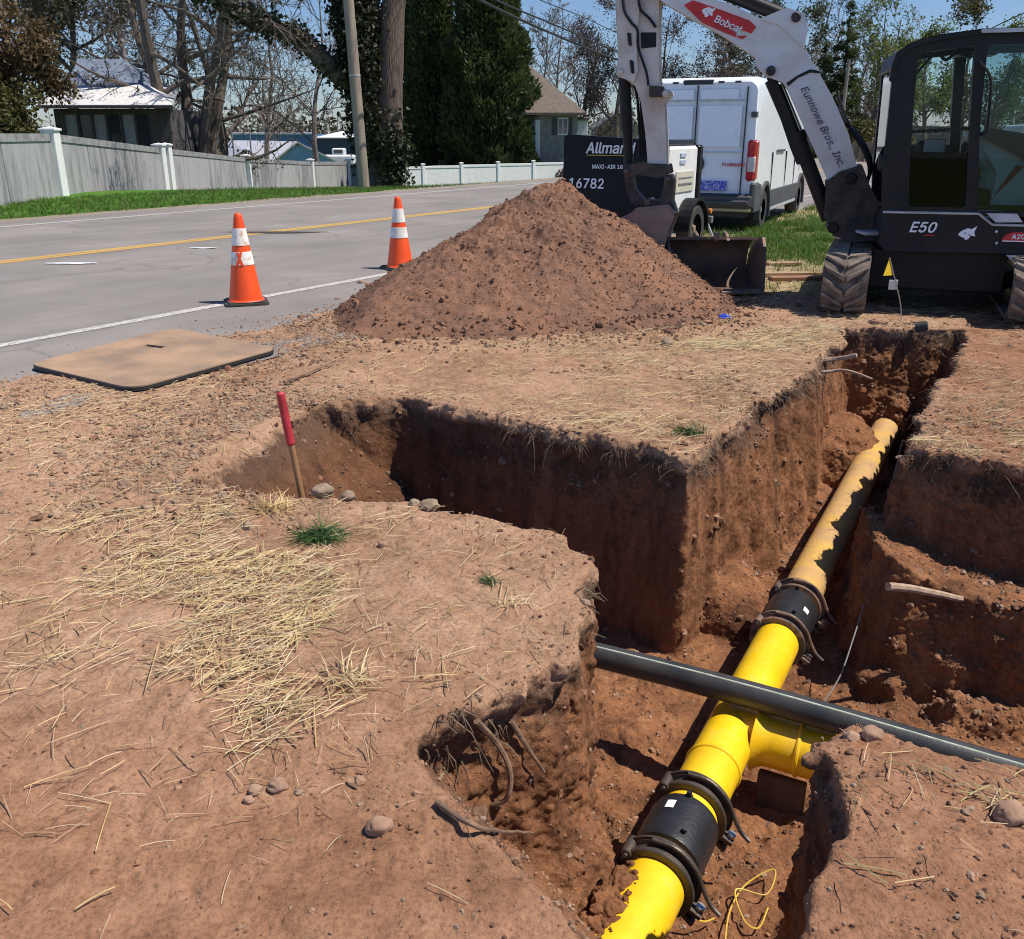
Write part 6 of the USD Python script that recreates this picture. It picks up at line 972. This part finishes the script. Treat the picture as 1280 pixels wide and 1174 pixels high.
lf_dark = leafmat('evergreen_leaf', (.05, .08, .03), (.15, .185, .065), .3, 1.0); lf_ivy = leafmat('ivy_leaf', (.035, .048, .024), (.085, .095, .045), .25, 1.5); lf_olive = leafmat('olive_leaf', (.085, .090, .028), (.19, .17, .055), .35, .5); lf_brown = leafmat('brown_bud_leaf', (.14, .095, .048), (.23, .155, .075), .35, .5); lf_spring = leafmat('spring_green_leaf', (.15, .21, .035), (.26, .32, .07), .4, .4); lf_red = leafmat('purple_bud_leaf', (.15, .105, .10), (.24, .175, .155), .4, .6); lf_pale = leafmat('pale_bud_leaf', (.16, .15, .09), (.22, .20, .13), .3, .6)
def tz(x, y): return float(terrain_h(np.array(x), np.array(y)))
def at(px, y): x = wx(px, y); return np.array([x, y, tz(x, y)])
# left edge: broadleaf evergreen with olive and brown foliage
tree('olive_tree', 'dense olive and brown leaved tree at the left edge behind the fence', at(14, 37), 11, .35, 3, bark, lf_olive, 30000, .24, first=.12, kids=(16, 8, 5), spread=.95, up=.1, frac=.40, jitter=.3)
tree('brown_tree', 'brown budding tree between the olive tree and the porch house', at(46, 40), 10, .28, 13, bark, lf_brown, 9000, .22, first=.25, kids=(12, 8, 5), spread=.8, frac=.4, jitter=.3)
tree('budding_tree', 'sparse pale green tree standing above the porch house roof', at(96, 56), 15, .3, 23, bark, lf_pale, 6500, .24, first=.3, kids=(12, 7, 5), spread=.8, frac=.42, jitter=.3)
# many stemmed tree
tree('many_stemmed_tree', 'large dark many stemmed bare tree behind the fence with low drooping boughs', at(236, 50), 16, .48, 31, bark, lf_ivy, 5000, .14, stems=5, stemspread=.17, first=.10, kids=(10, 7, 5), spread=.95, up=.0, frac=.42, droop=.05, jitter=.12)
tree('bare_tree', 'bare wide spreading tree with fine twigs right of the many stemmed tree', at(280, 55), 14, .28, 37, bark, None, 0, first=.15, kids=(16, 9, 8), spread=1.1, up=-.1, frac=.62, droop=.1)
# big old tree: ivy stem, bare brown stem, one long limb
def wobble(pts, r, seed, amp):
    m = tube(spline(pts, 6), r, 28); v = m.vertices; n = fbm(v * [2.2, 2.2, .5] + seed, 4, seed) - .5; c = np.array([np.interp(v[:, 2], [p[2] for p in pts], [p[i] for p in pts]) for i in (0, 1)]).T; d = v[:, :2] - c; d /= np.maximum(np.linalg.norm(d, axis=1, keepdims=True), 1e-6); v = v.copy(); v[:, :2] += d * (n * amp * 2)[:, None]; return tm(v, m.faces)
YO = 33.5; big = Thing('old_tree', 'huge old roadside tree, one stem wrapped in ivy and one bare brown stem', 'tree', at(482, YO))
def rad(n, a, b): return np.interp(np.linspace(0, 1, n), [0, .08, .3, 1], [a * 1.35, a, a * .9, b])
lp = [W(482, 238, YO), W(470, 180, YO), W(458, 100, YO), W(448, 40, YO), W(440, -30, YO), W(430, -120, YO)]; rp = [W(486, 238, YO - .3), W(487, 190, YO - .2), W(489, 100, YO - .1), W(492, 20, YO), W(496, -40, YO), W(505, -140, YO)]
big.part('ivy_stem', wobble(lp, rad(31, .55, .42), 3, .10), bark); big.part('bare_stem', wobble(rp, rad(31, .47, .36), 5, .09), bark_r)
lim = [W(440, 104, YO), W(414, 86, YO - .3), W(380, 52, YO - .6), W(350, 38, YO - 1), W(316, 24, YO - 1.4), W(280, 4, YO - 1.8), W(240, -20, YO - 2.2)]; limr = np.interp(np.linspace(0, 1, 37), [0, 1], [.34, .16]); big.part('limb', tube(spline(lim, 6), limr, 14), bark)
g = np.random.default_rng(8); ls = spline(lp, 12); iv = ls[g.integers(8, len(ls), 14000)]; a_ = g.uniform(0, 6.28, 14000); rr_ = .45 + np.abs(g.normal(0, .22, 14000)); ivp = iv + np.stack([np.cos(a_) * rr_, np.sin(a_) * rr_, g.normal(0, .25, 14000)], 1); l2 = spline(lim, 12); iv2 = l2[g.integers(0, len(l2), 2600)] + g.normal(0, .2, (2600, 3)); low = W(494, 200, YO - .8) + g.normal(0, [.25, .2, .6], (900, 3)); big.part('ivy', leaves(np.vstack([ivp, iv2, low]), .17, 9, .8), lf_ivy, smooth=False)
S, tips = grow(W(470, 40, YO), 7, .2, 41, kids=(10, 7, 5), spread=1.2, up=-.1, frac=.9, droop=.15, first=.05); big.part('branches', frusta(S[0], S[1], S[2], S[3], 3), bark, smooth=False)
S, tips = grow(W(340, 34, YO - 1), 3.2, .10, 43, lean=(-.8, -.3), kids=(10, 7, 5), spread=1.1, up=-.3, frac=.9, droop=.3, first=.05); big.part('branches', frusta(S[0], S[1], S[2], S[3], 3), bark, smooth=False)
# dense evergreens
def evergreen(label, px, y, H, Rm, seed, n, leafm, size=.30, sq=1.0, jag=.42):
    b = at(px, y); g = np.random.default_rng(seed); t = Thing('evergreen_tree', label, 'evergreen', b); t.part('trunk', tube([b, b + UP * H * .9], [.25, .05], 8), bark)
    def prof(h): return Rm * np.clip(np.minimum(.80 + 1.2 * h, 1.0) * (1 - np.clip((h - .12) / .88, 0, 1) ** 1.5), .02, 1)
    h = g.random(n) ** 1.15; a = g.uniform(0, 6.28, n); nz_ = fbm(np.stack([np.cos(a) * 2.6, np.sin(a) * 2.6, h * 13], 1) + seed, 3, seed); rr_ = prof(h) * (1 - jag + 2 * jag * nz_) * (1 - .30 * g.random(n) ** 2.2); P = b + np.stack([rr_ * np.cos(a), rr_ * np.sin(a) * sq, .15 + h * H], 1)
    # sprays point up and out
    ln = size * g.uniform(.6, 1.4, n); out = np.stack([np.cos(a), np.sin(a), 0 * a], 1); d = out * .5 + UP * .8 + g.normal(0, .35, (n, 3)); d /= np.linalg.norm(d, axis=1, keepdims=True); s = np.cross(d, g.normal(size=(n, 3))); s /= np.linalg.norm(s, axis=1, keepdims=True); wv = (ln * .20)[:, None]
    V = np.stack([P, P + d * ln[:, None] * .5 + s * wv, P + d * ln[:, None], P + d * ln[:, None] * .5 - s * wv], 1).reshape(-1, 3); f_ = np.array([[0, 1, 2], [0, 2, 3]]); t.part('crown', tm(V, (f_[None] + (np.arange(n) * 4)[:, None, None]).reshape(-1, 3)), leafm, smooth=False)
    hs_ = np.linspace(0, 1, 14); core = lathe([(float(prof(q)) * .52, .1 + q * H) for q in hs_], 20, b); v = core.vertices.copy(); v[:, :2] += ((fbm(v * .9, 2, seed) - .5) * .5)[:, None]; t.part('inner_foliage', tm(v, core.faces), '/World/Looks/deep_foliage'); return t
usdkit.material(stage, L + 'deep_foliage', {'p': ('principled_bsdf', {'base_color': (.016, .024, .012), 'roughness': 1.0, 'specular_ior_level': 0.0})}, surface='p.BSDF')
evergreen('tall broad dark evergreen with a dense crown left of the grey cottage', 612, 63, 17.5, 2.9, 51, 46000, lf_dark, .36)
evergreen('narrower dark evergreen touching the broad one on its left', 545, 66, 18, 1.9, 53, 24000, lf_dark, .34)
evergreen('thin shaded evergreen just right of the old roadside tree', 520, 70, 13, 1.5, 55, 12000, lf_dark, .32)
evergreen('low rounded evergreen shrub at the foot of the broad evergreen', 653, 62, 3.2, 1.2, 57, 7000, lf_dark, .24)
def spruce(label, px, y, H, Rm, seed, n, leafm):
    b = at(px, y); g = np.random.default_rng(seed); t = Thing('spruce_tree', label, 'spruce', b); t.part('trunk', tube([b, b + UP * H], [.28, .02], 8), bark); P0, P1, lv = [], [], []
    for k in range(int(H * 9)):
        h = g.uniform(.08, .98); a = g.uniform(0, 6.28); l = Rm * (1 - h) ** .85 * g.uniform(.6, 1.1) + .15; p = b + UP * h * H; d = np.array([math.cos(a), math.sin(a), -.25 + .45 * h]); P0.append(p); P1.append(p + d * l); s_ = g.random(max(4, int(n * l / (H * 9 * Rm * .5)))) ** .7; lv.append(p + d * l * s_[:, None] + g.normal(0, .10, (len(s_), 3)) - UP * (.12 * g.random(len(s_)))[:, None])
    t.part('branches', frusta(P0, P1, np.full(len(P0), .04), np.full(len(P0), .008), 3), bark, smooth=False); t.part('crown', leaves(np.vstack(lv), .30, seed, .4, .3), leafm, smooth=False)
spruce('dark pointed spruce right of the excavator boom', 1046, 84, 13.5, 3.0, 61, 9000, lf_dark)
spruce('dark ragged spruce rising behind the white van', 905, 80, 14, 3.6, 63, 9000, lf_dark)
spruce('smaller dark spruce behind the lower boom', 1022, 92, 11.5, 2.8, 65, 7000, lf_dark)
# bare and budding woods behind
wood_specs = [(672, 88, 15, 71, bark_g, None, 0, 'thin bare tree left of the purple budded tree, above the cottage roof'), (700, 96, 17, 72, bark_g, None, 0, 'tall bare tree behind the cottage roof'), (728, 74, 12, 73, bark, lf_red, 4000, 'purple budded tree just right of the cottage'), (772, 70, 13.5, 74, bark, lf_red, 6000, 'purple budded spreading tree behind the excavator arm'),
    (816, 76, 14, 75, bark, lf_red, 5500, 'purple budded tree left above the van roof'), (862, 72, 13.5, 76, bark, lf_red, 5500, 'purple budded tree directly above the van roof'), (940, 84, 15, 77, bark, lf_dark, 5000, 'dark leaved tree seen under the boom'), (985, 100, 18, 78, bark_g, None, 0, 'bare tree standing above the bend of the boom'), (1012, 105, 19, 79, bark_g, lf_pale, 2500, 'bare tall tree left of the pointed spruce'),
    (1082, 78, 11.5, 81, bark, lf_spring, 2600, 'yellow green spring tree just left of the cab'), (1104, 100, 15, 82, bark, lf_spring, 2200, 'tall pale green budding tree behind the cab front'), (1158, 84, 11, 83, bark, lf_spring, 7000, 'bright green leafing tree seen through the cab door'), (1200, 90, 12, 84, bark, lf_olive, 4000, 'brownish green tree seen through the cab behind the door post'), (1240, 88, 11, 85, bark, lf_spring, 4500, 'green tree seen through the rear cab window'),
    (1075, 92, 12, 86, bark_g, None, 0, 'bare branching tree beside the distant utility pole'), (560, 95, 17, 87, bark_g, None, 0, 'bare tree rising behind the dark evergreens'), (190, 62, 17, 88, bark_g, lf_pale, 2500, 'tall thin budding tree behind the many stemmed tree'), (330, 70, 15, 89, bark_g, None, 0, 'bare tree behind the long limb of the old tree'), (395, 64, 13, 90, bark_g, None, 0, 'bare thin tree left of the utility pole'), (1290, 84, 12, 91, bark, lf_spring, 3000, 'green tree at the right edge behind the cab'), (650, 110, 18, 92, bark_g, None, 0, 'distant bare tree directly right of the broad evergreen')]
for px, y, H_, sd_, bk_, lf, nl, lab in wood_specs:
    tree('bare_tree' if not nl else 'leafing_tree', lab, at(px, y), H_, .22, sd_, bk_, lf, nl, .24 if lf is not lf_red else .15, first=.18, kids=(14, 9, 7), spread=.75, up=.3, frac=.46, jitter=.32)
# shrubs and the far woods
def shrub(label, px, y, r, hgt, seed, n, m, size=.2):
    b = at(px, y); g = np.random.default_rng(seed); d = g.normal(size=(n, 3)); d /= np.linalg.norm(d, axis=1, keepdims=True); d[:, 2] = np.abs(d[:, 2]); k = (.5 + .5 * g.random(n) ** .5) * (.7 + .6 * fbm(d * 2 + seed, 3, seed)); t = Thing('shrub', label, 'shrub', b); t.part('foliage', leaves(b + d * k[:, None] * [r, r, hgt], size, seed, .7), m, smooth=False); t.part('stems', frusta(np.repeat(b[None], 12, 0), b + g.normal(0, .3, (12, 3)) * [r, r, 0] + [0, 0, hgt * .7], np.full(12, .03), np.full(12, .01), 4), bark, smooth=False)
shrub('dark shrub hugging the wall of the grey cottage', 705, 60.5, 1.4, 1.3, 93, 2500, lf_red); shrub('olive shrub in front of the porch house', 8, 36, 2.0, 2.6, 94, 6000, lf_olive); shrub('green hedge clump below the pointed spruce', 1030, 74, 3.2, 3.0, 95, 6000, lf_dark, .3); shrub('green clump beside the board fence', 1092, 70, 3, 2.6, 96, 5000, lf_olive, .3); shrub('dark shrub right of the many stemmed tree behind the fence', 300, 56, 1.6, 2.2, 97, 3500, lf_ivy)
shrub('shaded bush left of the tan shed', 742, 72, 1.6, 1.4, 98, 2500, lf_dark); shrub('low dark bush filling the foot of the evergreens', 575, 62, 2.2, 1.8, 99, 4000, lf_dark)
g = np.random.default_rng(77); n = 900; fx, fy = g.uniform(-190, 190, n), g.uniform(165, 230, n); fh = g.uniform(7, 13, n); fzv = terrain_h(fx, fy); P0 = np.stack([fx, fy, fzv], 1); P1 = P0 + np.stack([g.normal(0, .3, n), 0 * fx, fh], 1); sb0 = np.repeat(P0 + (P1 - P0) * .35, 9, 0) + np.repeat(P1 - P0, 9, 0) * (g.random(n * 9) * .55)[:, None]; sb1 = sb0 + g.normal(0, 1.6, (n * 9, 3)) * [1, 1, .5] + [0, 0, 1.2]
lv = sb1[g.integers(0, len(sb1), 26000)] + g.normal(0, .9, (26000, 3)); fm_ = cat(frusta(P0, P1, np.full(n, .22), np.full(n, .05), 4), frusta(sb0, sb1, np.full(n * 9, .07), np.full(n * 9, .02), 3))
struct('far_woods', fm_, bark_g, kind='stuff', label='far off bare woods along the horizon'); lfz = leaves(lv * [1, 1, 1], .9, 12, .8); struct('far_foliage', lfz, leafmat('far_leaf', (.075, .075, .04), (.13, .11, .065), .3, .05), kind='stuff', label='far off budding foliage along the horizon')
